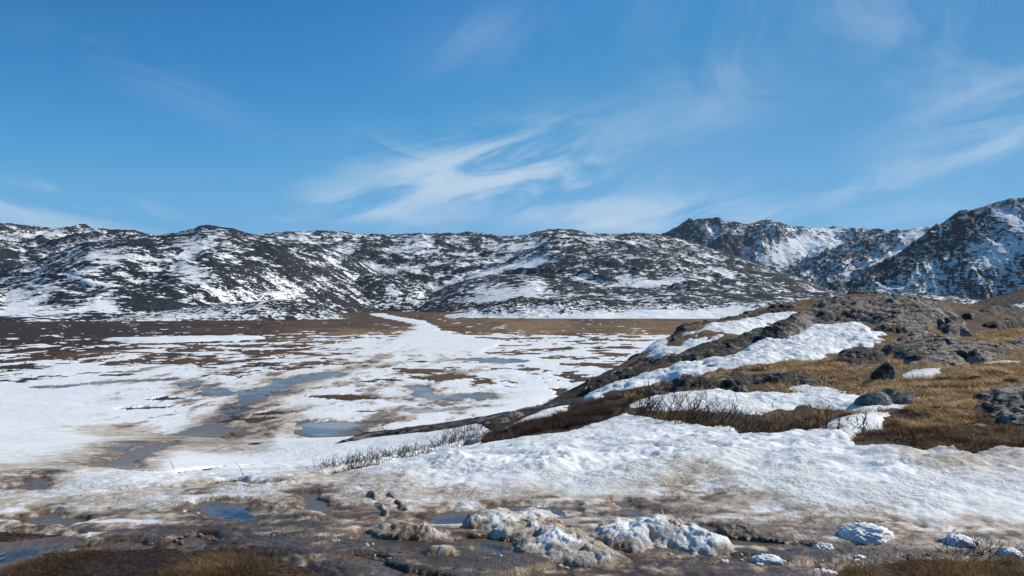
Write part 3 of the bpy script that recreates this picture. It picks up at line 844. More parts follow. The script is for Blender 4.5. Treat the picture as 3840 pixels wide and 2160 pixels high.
hill('hill_left_back', 'snowy hill behind on the left skyline', [(-900, 860), (-400, 845), (0, 853), (90, 862), (180, 871), (300, 868), (390, 875), (500, 880), (600, 895), (720, 925), (900, 990), (1100, 1100)],
     900, 480, MH_MAIN, 330, 120, 201, -0.7,
     [(150, 880, 220, 18, 2.0, 4), (330, 920, 260, 18, 2.0, 8), (60, 950, 160, 30, -.8, 0), (140, 1010, 140, 40, -.6, 0), (250, 985, 240, 25, 2.0, 15), (100, 1050, 200, 40, 1.0, 0)])
hill('hill_left', 'dark rocky hill with a rounded knob on the left skyline', [(-700, 1150), (-300, 1090), (0, 1040), (130, 1000), (240, 960), (330, 925), (450, 910), (600, 902), (660, 893), (720, 878), (760, 867), (800, 865), (860, 874), (940, 893), (1080, 905), (1200, 925), (1320, 965), (1430, 1030), (1520, 1110), (1600, 1180)],
     650, [(-700, 215), (0, 225), (600, 255), (1000, 310), (1200, 380), (1600, 560)], MH_MAIN, 480, 200, 211, -0.6,
     [(390, 970, 120, 36, 2.6, 0), (720, 915, 90, 20, 1.6, 0), (790, 885, 60, 16, 1.2, 0), (700, 1010, 60, 70, 2.2, 20), (760, 1045, 60, 30, 1.5, 0), (340, 1050, 150, 9, 3.0, -10), (250, 1088, 120, 9, 2.6, -8), (60, 1130, 70, 50, 2.8, 0), (250, 1150, 160, 22, 1.4, 0), (400, 1150, 60, 25, 2.2, 0), (400, 1100, 40, 25, 2.0, 10), (130, 1050, 60, 40, 1.4, 0),
      (1000, 1105, 160, 18, 2.0, 12), (880, 1095, 90, 9, 2.2, 0), (560, 1130, 200, 50, -.7, 0), (1000, 1000, 160, 60, -.3, 0), (300, 1170, 400, 8, 1.6, 0)])
hill('hill_centre', 'long rocky hill streaked with snow across the middle skyline', [(600, 960), (800, 910), (940, 893), (1050, 879), (1140, 875), (1240, 884), (1370, 890), (1500, 891), (1580, 886), (1720, 893), (1850, 900), (1920, 905), (1990, 899), (2060, 889), (2160, 887), (2240, 894), (2330, 897), (2390, 890), (2460, 897), (2580, 925), (2700, 965), (2850, 1010), (2960, 1045), (3100, 1090), (3300, 1150)],
     950, [(600, 420), (1200, 500), (1500, 620), (1800, 480), (2600, 380), (3300, 330)], MH_MAIN, 620, 200, 221, -0.38,
     [(1120, 890, 180, 18, 1.2, 0), (1250, 960, 90, 30, 1.2, 10), (1520, 925, 80, 16, 2.0, 15), (1440, 1010, 140, 12, 1.8, 0), (1960, 925, 120, 22, 2.0, 8), (1850, 1015, 160, 16, 2.4, 10), (2010, 985, 90, 14, 1.8, 12), (2330, 975, 60, 40, 1.0, 0), (2450, 1055, 160, 16, 2.6, 4), (2200, 1060, 120, 16, 1.6, -15), (1300, 1110, 60, 40, 2.0, 0), (2250, 900, 120, 8, 1.0, 0),
      (1750, 935, 140, 20, -.5, 0), (2200, 1010, 200, 30, -.4, 0), (1640, 1010, 80, 16, -.7, 0)])
hill('hill_round', 'dark rounded rock hump at the head of the plain', [(1220, 1180), (1270, 1090), (1305, 1048), (1380, 1028), (1480, 1030), (1560, 1052), (1610, 1085), (1680, 1150), (1720, 1190)],
     560, 470, MH_MAIN, 130, 90, 231, -0.9, [(1330, 1110, 40, 45, 2.8, 0), (1470, 1100, 30, 40, 2.4, 0), (1400, 1140, 150, 18, 1.6, 0), (1570, 1110, 28, 28, 2.6, 0)], 0.7)
hill('hill_middle_ridge', 'low dark ridge with a snow gully below the middle skyline', [(1540, 1180), (1610, 1100), (1730, 1055), (1830, 1036), (1920, 1030), (2000, 1033), (2130, 1058), (2240, 1078), (2400, 1076), (2550, 1074), (2800, 1085), (3000, 1100), (3200, 1130)],
     560, [(1540, 470), (1800, 400), (2500, 330), (3200, 300)], MH_MAIN, 370, 110, 241, -0.8,
     [(1860, 1100, 110, 30, 3.0, -6), (1990, 1085, 40, 40, 2.4, 20), (2050, 1115, 90, 14, 2.0, 0), (2400, 1110, 200, 10, 1.0, 0), (1760, 1130, 120, 14, 1.4, 0)], 0.8)
hill('foothill_left', 'low broken rocks at the foot of the left hill', [(-700, 1185), (0, 1188), (200, 1190), (400, 1184), (600, 1168), (760, 1150), (900, 1136), (1050, 1121), (1130, 1133), (1210, 1160), (1290, 1186), (1330, 1200)],
     285, [(-700, 205), (0, 212), (600, 240), (1000, 258), (1330, 275)], MH_FOOT, 330, 90, 251, -0.1, [(250, 1210, 500, 10, 1.5, 0), (700, 1185, 200, 10, 1.4, 6), (1000, 1180, 200, 10, 1.2, 0), (1150, 1150, 90, 30, -1.2, 0), (880, 1150, 130, 20, -.6, 0)], 1.9, 0.6, 1.0, 0.8)
hill('foothill_right', 'low rock humps standing in snow along the far edge of the plain', [(1560, 1200), (1700, 1178), (1800, 1165), (1880, 1132), (1970, 1114), (2050, 1124), (2150, 1120), (2250, 1131), (2330, 1148), (2500, 1138), (2700, 1145), (2900, 1128), (3100, 1118), (3400, 1100), (3700, 1130)],
     340, [(1560, 300), (1900, 276), (2600, 274), (3700, 240)], MH_FOOT, 430, 110, 261, 0.1,
     [(2200, 1190, 700, 13, 2.8, 0), (2600, 1175, 400, 14, 2.6, 0), (2060, 1160, 70, 10, 1.6, 0), (1980, 1128, 80, 12, -1.5, 0), (2130, 1150, 60, 20, -.9, 0), (2290, 1150, 60, 25, -.8, 0), (2450, 1165, 90, 10, 1.5, 0), (2780, 1160, 120, 14, 1.8, 0), (1700, 1178, 150, 8, 1.2, 0)], 2.2, 0.6, 1.0, 0.9)
hill('mountain_far', 'steep twin topped mountain with a snow bowl behind the right end of the long hill', [(2300, 1080), (2400, 960), (2450, 910), (2490, 880), (2560, 842), (2600, 828), (2650, 818), (2700, 826), (2740, 833), (2790, 843), (2850, 829), (2900, 833), (2980, 853), (3050, 858), (3120, 854), (3220, 859), (3320, 866), (3420, 880), (3600, 900), (3800, 960)],
     1500, 1290, MH_FAR, 330, 170, 271, -0.5,
     [(2980, 930, 130, 42, 3.4, 8), (3080, 905, 90, 26, 2.6, 0), (3110, 862, 140, 10, 2.4, 0), (2890, 980, 60, 26, 2.4, 10), (2640, 858, 40, 16, 2.0, 0), (2770, 860, 40, 18, 2.0, 0), (2900, 860, 60, 14, 1.3, -20), (2750, 950, 90, 50, -.6, 0), (2550, 900, 60, 40, -.3, 0)], 1.15, 0.5, 1.15)
hill('mountain_shoulder', 'speckled slope climbing to the right towards the steep mountain', [(2780, 1110), (2900, 1050), (2980, 1010), (3060, 962), (3160, 922), (3260, 888), (3340, 872), (3400, 866), (3480, 856), (3560, 846), (3700, 840), (3900, 880)],
     1050, [(2780, 820), (3300, 850), (3900, 850)], MH_RIGHT, 280, 150, 281, -0.25,
     [(3430, 885, 70, 22, 2.6, 14), (3340, 960, 90, 20, 2.2, 24), (3000, 1080, 120, 14, 1.6, 10), (3200, 1010, 120, 20, .6, 20), (3300, 870, 100, 8, 1.0, 0)])
hill('mountain_right', 'steep shaded mountain with blue snow at the right edge', [(2960, 1150), (3120, 1085), (3250, 1025), (3350, 968), (3440, 902), (3510, 852), (3570, 812), (3600, 796), (3660, 786), (3740, 765), (3840, 745), (4000, 728), (4300, 740), (4800, 820)],
     760, [(2960, 570), (3400, 640), (4000, 640), (4800, 600)], MH_RIGHT, 400, 190, 291, -0.45,
     [(3740, 800, 90, 22, 1.8, -25), (3800, 825, 60, 40, 2.0, -30), (3780, 920, 110, 60, 1.9, 20), (3700, 980, 120, 40, 1.6, 22), (3480, 1030, 130, 24, 1.3, 25), (3320, 1080, 120, 14, 1.5, 10), (3500, 1075, 60, 18, 1.4, 0), (3600, 860, 40, 60, -.8, 0), (3560, 950, 60, 60, -.5, 0)], 1.0, 0.8, 1.1)
hill('slope_right', 'brown heath slope with snow drifts rising beyond the outcrop on the right', [(3330, 1260), (3480, 1196), (3560, 1172), (3640, 1146), (3740, 1112), (3840, 1078), (4000, 1030), (4400, 960), (4900, 950)],
     140, [(3330, 60), (3600, 58), (3840, 54), (4900, 48)], MH_NEAR, 260, 110, 301, -2.6,
     [(3760, 1055, 160, 16, 4.0, 22), (3800, 1150, 110, 12, 4.2, 14), (3660, 1170, 26, 7, 4.0, 10), (3560, 1175, 26, 8, 4.2, 10), (3740, 1066, 120, 12, 3.0, 22)], 0.9, 0.8, 1.0, 0.8, -1.6)

# ------------------------------------------------------------------ rock outcrops, snow patches on the knoll
def c6(pts):
    return [(2100 + 0.414 * x, 1050 + 0.414 * y) for x, y in pts]


def c7(pts):
    return [(2940 + 0.414 * x, 1050 + 0.414 * y) for x, y in pts]


def area(pts, dmax=50.0, res=1.0):
    """grid over the ground inside a picture outline"""
    pg = poly(pts, dmax)
    d = pg[:, 1].mean()
    sx = d / 800.0 * 1.1 * res; sy = 2.0 * sx
    m_ = 0.02 * d
    lo, hi = pg.min(0) - m_, pg.max(0) + m_
    ax, ay = np.meshgrid(np.arange(lo[0], hi[0], sx), np.arange(lo[1], hi[1], sy))
    return pg, ax, ay, sdist(pg, ax, ay), d


def outcrop(name, label, pts, h, seed, mat, rim=0.5, dmax=50.0, crag=1.0, layer=0.0, res=1.15):
    pg, ax, ay, sd, d = area(pts, dmax, res)
    sdj = sd + 0.22 * fbm(ax * 1.3, ay * 1.1, seed, 4) + 0.06 * fbm(ax * 6, ay * 5, seed + 3, 2)
    t = np.clip(sdj / rim, 0, 1)
    prof = np.sqrt(np.clip(1 - (1 - t) ** 2, 0, 1))
    d1, d2, val = worley(ax * 0.9 + 0.3 * fbm(ax, ay, seed + 5, 2), ay * 0.7, seed + 7)
    blocks = (val - 0.5) * 0.9 - 0.5 * np.clip(0.12 - (d2 - d1), 0, 1) / 0.12
    e1, e2, ev = worley(ax * 3.1, ay * 2.2, seed + 8)
    fac = facets(ax * 0.55 + 0.25 * fbm(ax, ay, seed + 6, 2), ay * 0.5, seed + 21) + 0.5 * facets(ax * 1.4, ay * 1.2, seed + 22) + 0.22 * facets(ax * 3.6, ay * 3.0, seed + 23)
    gx_, gy_ = ax * 0.8 + ay * 0.6, ay * 0.8 - ax * 0.6
    groove = ridged(gx_ * 0.5, gy_ * 2.6, seed + 15, 3) - 0.6
    crack = np.clip(0.10 - np.abs(perlin(gx_ * 0.9 + 0.4 * perlin(ax * 2, ay * 2, seed), gy_ * 0.55, seed + 16)), 0, 0.1) / 0.1
    rough = 0.45 * fbm(ax / 1.9, ay / 1.9, seed + 11, 3) + 0.16 * groove + 0.10 * blocks * crag + 0.24 * crag * fac + 0.05 * (ev - 0.5) - 0.22 * crack + 0.05 * fbm(ax * 5, ay * 4, seed + 12, 3)
    z = H(ax, ay) - 0.12 + prof * (0.8 * h + 1.1 * (0.4 + 0.6 * crag) * h * rough) + np.where(sdj < 0, sdj * 0.8, 0)
    if layer:
        z = z + layer * np.sin(2 * np.pi * (z / (layer * 2.2) + 0.5 * fbm(ax, ay, seed + 17, 2))) / 3
    jx = 0.10 * h * fbm(ax * 2.2 + z * 3, ay * 2 - z * 2, seed + 19, 3)
    f = grid_faces(*ax.shape)
    keep = sdj.reshape(-1)[f].max(1) > -0.25
    o = sub_mesh(name, np.stack([ax + jx, ay - np.abs(jx), z], -1).reshape(-1, 3), f, keep, mat)
    return tag(o, label, 'rock', 'rock ledges of the knoll')


def snow_patch(label, pts, h, seed, dmax=50.0, name='snow_patch', mat=None, dirt0=0.0, rim=0.8, cat='snow patch', group='snow patches between the rock ledges', lumps=0.10, jitter=0.14, res=1.2):
    pg, ax, ay, sd, d = area(pts, dmax, res)
    sdj = sd + jitter * fbm(ax * 1.6, ay * 1.2, seed, 3) + 0.3 * jitter * fbm(ax * 8, ay * 6, seed + 2, 2)
    t = np.clip(sdj / rim, 0, 1)
    prof = np.sqrt(np.clip(1 - (1 - t) ** 2, 0, 1))
    z = H(ax, ay) - 0.04 + prof * h + np.where(sdj < 0, sdj * 0.9, 0)
    z = z + prof * (lumps * (billow(ax * 1.7, ay * 1.4, seed + 5, 4, 0.65) - 0.15) + 0.6 * lumps * fbm(ax / 1.2, ay / 1.2, seed + 9, 3))
    f = grid_faces(*ax.shape)
    keep = sdj.reshape(-1)[f].max(1) > -0.30
    o = sub_mesh(name, np.stack([ax, ay, z], -1).reshape(-1, 3), f, keep, mat or M_SNOW, {'dirt': (dirt0 + 0.0 * ax).reshape(-1)})
    return tag(o, label, cat, group)


RIDGE_LOW = [(1247, 1671), (1324, 1647), (1414, 1631), (1554, 1612), (1659, 1596), (1764, 1587), (1841, 1570), (1886, 1563), (1939, 1538), (2000, 1528), (2100, 1510), (2180, 1500), (2215, 1480),
             (2200, 1512), (2100, 1530), (2000, 1547), (1939, 1570), (1869, 1601), (1816, 1612), (1764, 1601), (1659, 1622), (1607, 1629), (1519, 1635), (1414, 1647), (1317, 1664), (1254, 1676)]
outcrop('rock_outcrop', 'low dark turf covered ridge tapering out across the snow to the left', RIDGE_LOW, 0.30, 401, M_ROCK, 0.35, 40, 0.35)
outcrop('rock_outcrop', 'steep dark rock toe where the knoll meets the snowy plain', c6([(215, 1010), (235, 935), (300, 860), (400, 785), (520, 725), (640, 690), (760, 655), (790, 640), (700, 690), (560, 750), (480, 800), (420, 840), (330, 900), (260, 960), (235, 1000)]), 0.36, 411, M_ROCK, 0.5, 40)
outcrop('rock_outcrop', 'uppermost thin black ledge with a square knob above the narrow snow strip', c6([(985, 600), (1000, 520), (1050, 455), (1180, 395), (1320, 350), (1500, 325), (1700, 320), (1870, 275), (1900, 250), (2174, 240), (2174, 285), (1850, 312), (1700, 350), (1540, 385), (1340, 405), (1200, 465), (1110, 490), (1080, 520), (1095, 590), (1040, 610)]), 0.38, 421, M_ROCK, 0.5, 44)
outcrop('rock_outcrop', 'long mottled dark rock band between the two upper snow strips', c6([(150, 1075), (260, 990), (380, 910), (450, 870), (540, 830), (610, 780), (680, 740), (760, 715), (900, 720), (1000, 705), (1130, 640), (1280, 590), (1400, 560), (1560, 545), (1640, 490), (1780, 460), (1900, 420), (1960, 385), (2100, 360), (2230, 345),
        (2230, 450), (2080, 530), (1900, 530), (1850, 550), (1720, 590), (1640, 650), (1560, 680), (1450, 720), (1350, 735), (1200, 760), (1100, 755), (1000, 780), (900, 830), (780, 870), (640, 900), (540, 920), (440, 970), (330, 1020), (220, 1060)]), 0.40, 431, M_ROCK, 0.6, 44)
outcrop('rock_outcrop', 'big rounded rock dome crowning the knoll, dark on its shaded side and pinkish on top', c7([(0, 370), (100, 320), (230, 250), (300, 215), (450, 192), (600, 180), (700, 172), (900, 180), (1100, 195), (1250, 202), (1350, 215), (1450, 250), (1550, 290), (1600, 330), (1640, 400), (1690, 490), (1600, 480), (1480, 490),
        (1400, 440), (1250, 450), (1130, 470), (1000, 470), (830, 470), (790, 430), (720, 390), (600, 390), (440, 410), (280, 400), (200, 440), (70, 520), (0, 530)]), 0.65, 441, M_ROCK_PALE, 1.4, 48, 0.8, 0.0)
outcrop('rock_outcrop', 'pale weathered rock hump in the golden grass below the dome', c7([(880, 620), (950, 600), (1000, 540), (1150, 520), (1300, 530), (1450, 560), (1560, 590), (1700, 600), (1820, 610), (1950, 640), (2100, 610), (2300, 590), (2300, 640), (2000, 690), (1930, 730), (1850, 745), (1720, 745), (1640, 760), (1500, 790), (1350, 800), (1250, 790), (1100, 800), (1050, 760), (960, 720)]), 0.55, 451, M_ROCK_PALE, 0.9, 48, 0.7, 0.0)
outcrop('rock_outcrop', 'knobbly black and white lichened rock left of the pale hump', c7([(400, 760), (440, 710), (540, 650), (650, 630), (740, 660), (830, 640), (900, 615), (930, 720), (850, 760), (700, 790), (600, 810), (540, 790), (470, 800)]), 0.4, 461, M_ROCK, 0.6, 48)
outcrop('rock_outcrop', 'overhanging dark ledge above the snow behind the willow thicket', c6([(640, 1060), (900, 985), (1150, 955), (1400, 930), (1600, 895), (1750, 905), (1950, 895), (2174, 885), (2330, 890), (2380, 930), (2300, 960), (2174, 965), (2000, 1000), (1850, 985), (1720, 990), (1650, 1040), (1580, 1020), (1450, 1000), (1350, 1010), (1200, 1020), (1000, 1050), (820, 1085)]), 0.42, 471, M_ROCK, 0.35, 40)
outcrop('rock_outcrop', 'grey layered rock slab at the right edge of the grass', c7([(1700, 1060), (1750, 1030), (1900, 1030), (2050, 1010), (2174, 980), (2600, 950), (2600, 1500), (2250, 1480), (2120, 1380), (2050, 1300), (1950, 1240), (1830, 1190), (1690, 1160), (1790, 1110)]), 0.34, 481, M_ROCK_PALE, 0.5, 40, 0.7, 0.05)
outcrop('rock_outcrop', 'low flat rock ledge sunk in grass just below the dome', c7([(1000, 520), (1100, 500), (1300, 505), (1480, 540), (1560, 575), (1400, 560), (1200, 525), (1040, 540)]), 0.25, 491, M_ROCK_PALE, 0.5, 48)

for lab_, pts_, sd_r in (
        ('flat grey slab showing through the golden grass left of the layered slab', [(1250, 1000), (1400, 980), (1560, 1000), (1600, 1030), (1450, 1050), (1280, 1035)], 1501),
        ('thin rock rib in the grass below the small bright snow patch', [(1150, 960), (1280, 940), (1380, 950), (1300, 975), (1170, 985)], 1511),
        ('brown rock rib running through the turf right of the thin snow sliver', [(1900, 860), (2050, 840), (2200, 855), (2120, 885), (1950, 890)], 1521),
        ('low grey rock step at the right edge between dome and pale hump', [(1750, 540), (1900, 515), (2150, 520), (2300, 545), (2200, 580), (1950, 575), (1800, 570)], 1531),
        ('dark rock rib on the slope right of the dome', [(1620, 330), (1750, 290), (1950, 270), (2150, 265), (2350, 250), (2350, 300), (2100, 320), (1850, 335), (1700, 360)], 1551),
        ('dark broken rock band at the right edge behind the grass', [(1780, 400), (1950, 375), (2150, 365), (2400, 370), (2400, 420), (2150, 425), (1950, 430)], 1561),
        ('small grey slab in the dark turf above the right end of the snow slope', [(1640, 1290), (1760, 1275), (1870, 1290), (1800, 1320), (1680, 1318)], 1541)):
    outcrop('rock_outcrop', lab_, c7(pts_), 0.45 if 'dark rock' in lab_ or 'broken' in lab_ else 0.22, sd_r, M_ROCK if 'dark rock' in lab_ or 'broken' in lab_ else M_ROCK_PALE, 0.5, 58, 0.8)

snow_patch('narrow snow strip below the uppermost black ledge', c6([(745, 665), (780, 625), (870, 570), (980, 530), (1000, 600), (1080, 600), (1085, 500), (1200, 468), (1330, 403), (1530, 383), (1700, 350), (1850, 312), (2174, 290), (2280, 300), (2174, 340), (1960, 390), (1900, 425), (1780, 465), (1640, 495), (1560, 548), (1400, 563), (1280, 593), (1130, 643), (1000, 708), (900, 718), (760, 712)]), 0.14, 501, 44, lumps=0.16)
snow_patch('broad snow tongue running down the middle of the knoll to the black ledges', c6([(160, 1085), (330, 1020), (440, 970), (540, 920), (640, 900), (780, 870), (900, 830), (1000, 780), (1100, 755), (1200, 760), (1350, 735), (1450, 720), (1560, 680), (1640, 650), (1720, 590), (1850, 550), (1900, 530), (2080, 530)])
           + c7([(70, 520), (200, 440), (280, 400), (440, 410), (600, 390), (720, 395), (800, 440), (790, 480), (920, 490), (800, 525), (950, 562), (960, 580), (870, 610), (740, 655), (650, 630), (540, 650), (440, 710), (350, 735), (200, 745), (20, 758)])
           + c6([(2000, 758), (1800, 785), (1600, 815), (1400, 840), (1280, 865), (1100, 895), (900, 925), (750, 980), (600, 1015), (450, 1045), (340, 1095), (200, 1105)]), 0.18, 511, 44, lumps=0.22)
snow_patch('snow hollow behind the willow thicket with boulders at its far end', c6([(650, 1110), (820, 1085), (1000, 1050), (1200, 1020), (1350, 1010), (1450, 1000), (1580, 1020), (1650, 1040), (1720, 990), (1850, 985), (2000, 1000), (2174, 965)])
           + c7([(240, 960), (330, 990), (420, 980), (560, 1015), (700, 1000), (760, 1020), (800, 1070), (900, 1110), (1000, 1075), (1100, 1080), (1200, 1080), (1215, 1100), (1100, 1170), (950, 1240), (800, 1310), (600, 1352), (420, 1362), (300, 1340), (420, 1290), (600, 1245), (560, 1205), (400, 1175), (200, 1160), (20, 1180)])
           + c6([(2000, 1180), (1700, 1200), (1300, 1200), (1100, 1190), (900, 1200), (640, 1180), (560, 1155)]), 0.14, 521, 30, lumps=0.13)
snow_patch('small bright snow patch under the pale rock hump', c7([(1050, 830), (1160, 800), (1350, 808), (1600, 808), (1650, 798), (1480, 850), (1400, 880), (1500, 890), (1300, 902), (1080, 885)]), 0.12, 531, 40, lumps=0.03)
snow_patch('thin snow sliver in the grass at the right end of the pale hump', c7([(1700, 775), (1850, 752), (2000, 738), (2250, 752), (2250, 775), (1900, 775), (1740, 788)]), 0.12, 541, 40, lumps=0.03, jitter=0.08)
snow_patch('tiny snow streak at the foot of the dome', c7([(1150, 472), (1300, 463), (1310, 485), (1170, 488)]), 0.12, 551, 46, lumps=0.03, jitter=0.05)
snow_patch('shaded snow strip along the near side of the low dark ridge', [(1865, 1620), (1939, 1582), (2010, 1552), (2100, 1533), (2175, 1518), (2120, 1542), (2000, 1574), (1940, 1600), (1890, 1624)], 0.15, 561, 40, lumps=0.04, jitter=0.08)

# ------------------------------------------------------------------ snow heaps and clods in the slush
M_HEAP = mat_snow('crusted dirty snow', 40.0, 0.06, 0.9)


def heap(name, label, pts, h, seed, dirt0, tilt=0.0):
    pc = np.mean(pts, 0); pts = [tuple(pc + 1.14 * (np.array(p) - pc)) for p in pts]
    pg, ax, ay, sd, d = area(pts, 20, 0.9)
    sdj = sd + 0.12 * fbm(ax * 4, ay * 3.5, seed, 4)
    t = np.clip(sdj / 0.38, 0, 1)
    prof = t * (2 - t)
    body = h * (0.85 + 1.1 * fbm(ax * 1.8, ay * 1.4, seed + 3, 3) + tilt * (ax - pg[:, 0].mean()))
    wx_, wy_ = ax + 0.06 * fbm(ax * 5, ay * 5, seed + 31, 2), ay + 0.06 * fbm(ax * 5, ay * 5, seed + 33, 2)
    clus = np.clip(0.45 + 1.5 * fbm(ax * 2.2, ay * 2.0, seed + 35, 3), 0.1, 1.2)
    nod = 0.055 * clus * grains(wx_ * 7, wy_ * 6, seed + 8) + 0.035 * grains(wx_ * 13, wy_ * 11, seed + 9) + 0.016 * grains(wx_ * 27, wy_ * 24, seed + 10)
    z = H(ax, ay) + 0.01 + prof * np.maximum(body, 0.02) + np.sqrt(prof) * nod
    z = z + np.where(sdj < 0, sdj * 1.5, 0)
    f = grid_faces(*ax.shape)
    keep = sdj.reshape(-1)[f].max(1) > -0.12
    dd = dirt0 + 0.5 * fbm(ax * 3, ay * 2.4, seed + 11, 3) + 0.42 * (1 - prof) - 2.2 * (nod - 0.05)  # browner at the rim and between the nodules
    o = sub_mesh(name, np.stack([ax, ay, z], -1).reshape(-1, 3), f, keep, M_HEAP, {'dirt': dd.reshape(-1)})
    return tag(o, label, 'snow heap', 'ploughed snow heaps in the slush')


heap('snow_heap', 'long dirty snow heap sloping to the right in the middle of the slush', [(1769, 1993), (1805, 1953), (1895, 1920), (1946, 1942), (2057, 1932), (2117, 1968), (2183, 2013), (2234, 2056), (2300, 2085), (2380, 2112), (2250, 2122), (2128, 2122), (2047, 2112), (1986, 2076), (1946, 2040), (1855, 2013)], 0.035, 601, 0.16)
heap('snow_heap', 'whiter peaked snow heap with a deep shaded hollow on its near side', [(2229, 2010), (2304, 1952), (2360, 1968), (2461, 1962), (2526, 1962), (2560, 1985), (2640, 2012), (2720, 2050), (2740, 2085), (2640, 2090), (2570, 2066), (2480, 2060), (2420, 2080), (2360, 2070), (2304, 2064), (2260, 2040)], 0.075, 611, 0.05)
heap('snow_heap', 'low grey crusted snow bank lying across the slush left of the dirty heap', [(1400, 1990), (1480, 1975), (1560, 1985), (1660, 1992), (1690, 2008), (1640, 2020), (1560, 2030), (1500, 2022), (1430, 2008)], 0.03, 621, 0.3)
heap('snow_heap', 'flat grey slush bank at the foot of the dirty heap', [(1560, 2075), (1640, 2062), (1720, 2075), (1780, 2092), (1700, 2110), (1620, 2100)], 0.03, 631, 0.34)
heap('snow_heap', 'thin ridge of churned snow pushed up beside a wheel rut', [(1360, 1845), (1385, 1838), (1410, 1868), (1440, 1905), (1460, 1935), (1440, 1945), (1415, 1912), (1385, 1880)], 0.12, 641, 0.3)
heap('snow_heap', 'second churned ridge of grey snow beside the wheel rut', [(1425, 1850), (1450, 1850), (1500, 1890), (1540, 1918), (1515, 1930), (1470, 1895)], 0.09, 651, 0.4)
heap('snow_heap', 'grey slush shelf along the dark sliver of water', [(2700, 1990), (2780, 1985), (2900, 2010), (2990, 2030), (2960, 2040), (2850, 2028), (2760, 2014)], 0.06, 661, 0.5)


def ico(sub):
    import bmesh
    bm = bmesh.new(); bmesh.ops.create_icosphere(bm, subdivisions=sub, radius=1.0)
    v = np.array([p.co[:] for p in bm.verts]); f = np.array([[q.index for q in p.verts] for p in bm.faces]); bm.free()
    return v, f


ICO_V, ICO_F = ico(5)


def noise3(v, s, oct=3, fr=1.0):
    x, y, z = v[:, 0] * fr, v[:, 1] * fr, v[:, 2] * fr
    return (fbm(x + 0.7 * z, y - 0.4 * z, s, oct) + fbm(y + 5.1 + 0.5 * x, z * 1.1 + 0.3 * x, s + 31, oct)) * 0.7


def clod(label, px, py, wpx, hpx, seed, dirt0=0.0, dp=0.8, group='white snow clods lying in the slush'):
    if wpx < 200: wpx, hpx = wpx * 0.8, hpx * 0.8
    x, y = at(px, py + hpx * 0.35)
    k = y / F
    v = ICO_V.copy()
    r = 0.90 + 0.30 * noise3(v, seed, 2, 1.3) + 0.34 * np.abs(noise3(v, seed + 7, 3, 3.2)) + 0.22 * np.abs(noise3(v, seed + 9, 3, 7.5))
    v = v * r[:, None]
    v[:, 2] = np.where(v[:, 2] < -0.25, -0.25 + (v[:, 2] + 0.25) * 0.3, v[:, 2])
    v = v * np.array([wpx * k * 0.5, wpx * k * 0.5 * dp, hpx * k * 0.56])
    z = float(H(np.array(x), np.array(y))) + hpx * k * 0.03
    o = mesh_obj('snow_clod', v, ICO_F, M_LUMP, {'dirt': dirt0 + 0.15 * noise3(ICO_V, seed + 15, 2, 1.5)})
    o.location = (x, y, z)
    return tag(o, label, 'snow clod', group)


clod('largest clean snow clod, white on top and blue in shade, right of the heaps', 3245, 1992, 205, 88, 701)
clod('wide half melted snow clod over dark brush near the right edge', 3600, 2025, 170, 80, 705, 0.05)
clod('rounded white snow clod left of the largest one', 3085, 2050, 105, 60, 709)
clod('long flat white snow clod below the slanting dark water', 2880, 2095, 170, 55, 713)
clod('pair-shaped little snow clod in the brown slush below the largest one', 3225, 2088, 60, 32, 717)
clod('small snow clod at the edge of the orange grass', 3478, 2098, 50, 26, 721)
clod('knobbly snow clod at the far right edge of the slush', 3780, 2066, 110, 50, 725, 0.05)
clod('flat white snow plate at the bottom edge beside the orange grass', 3090, 2142, 110, 26, 729)
clod('small dirty snow clod standing in the slush above the brown turf', 1255, 2030, 60, 44, 733, 0.35)
clod('tiny snow knob beside the small dirty clod', 1290, 2045, 40, 28, 737, 0.3)
clod('snow crumb on the muddy strip above the brown turf', 620, 2040, 40, 14, 741, 0.2)
clod('small white snow ball caught on the lichened rock', 3193, 1368, 32, 22, 745, 0.0, group='white snow clods lying in the slush')
clod('grey snow lump below the large clean clod', 2990, 2075, 60, 26, 749, 0.3)
clod('little grey snow lump at the rim of the slush near the right', 3215, 1955, 60, 30, 753, 0.35)


def boulder(label, px, py, wpx, hpx, seed, mat, dp=0.8, rot=0.0, dmax=50, group='boulders on the knoll'):
    x, y = at(px, py + hpx * 0.3, dmax)
    k = y / F
    v = ICO_V.copy()
    r = np.ones(len(v))
    rg = np.random.RandomState(seed)
    for _ in range(11):                                   # flat broken faces
        n = rg.randn(3); n /= np.linalg.norm(n)
        dpl = rg.uniform(0.62, 0.88)
        c = v @ n
        r = np.minimum(r, np.where(c > 1e-3, dpl / np.maximum(c, 1e-3), 9))
    v = v * (r + 0.05 * noise3(v, seed, 3, 2.2) + 0.02 * noise3(v, seed + 3, 2, 9))[:, None]
    v = v * np.array([wpx * k * 0.58, wpx * k * 0.58 * dp, hpx * k * 0.85])
    o = mesh_obj('boulder', v, ICO_F, mat)
    o.location = (x, y, float(H(np.array(x), np.array(y))) + hpx * k * 0.25)
    o.rotation_euler = (0, 0, rot)
    return tag(o, label, 'boulder', group)


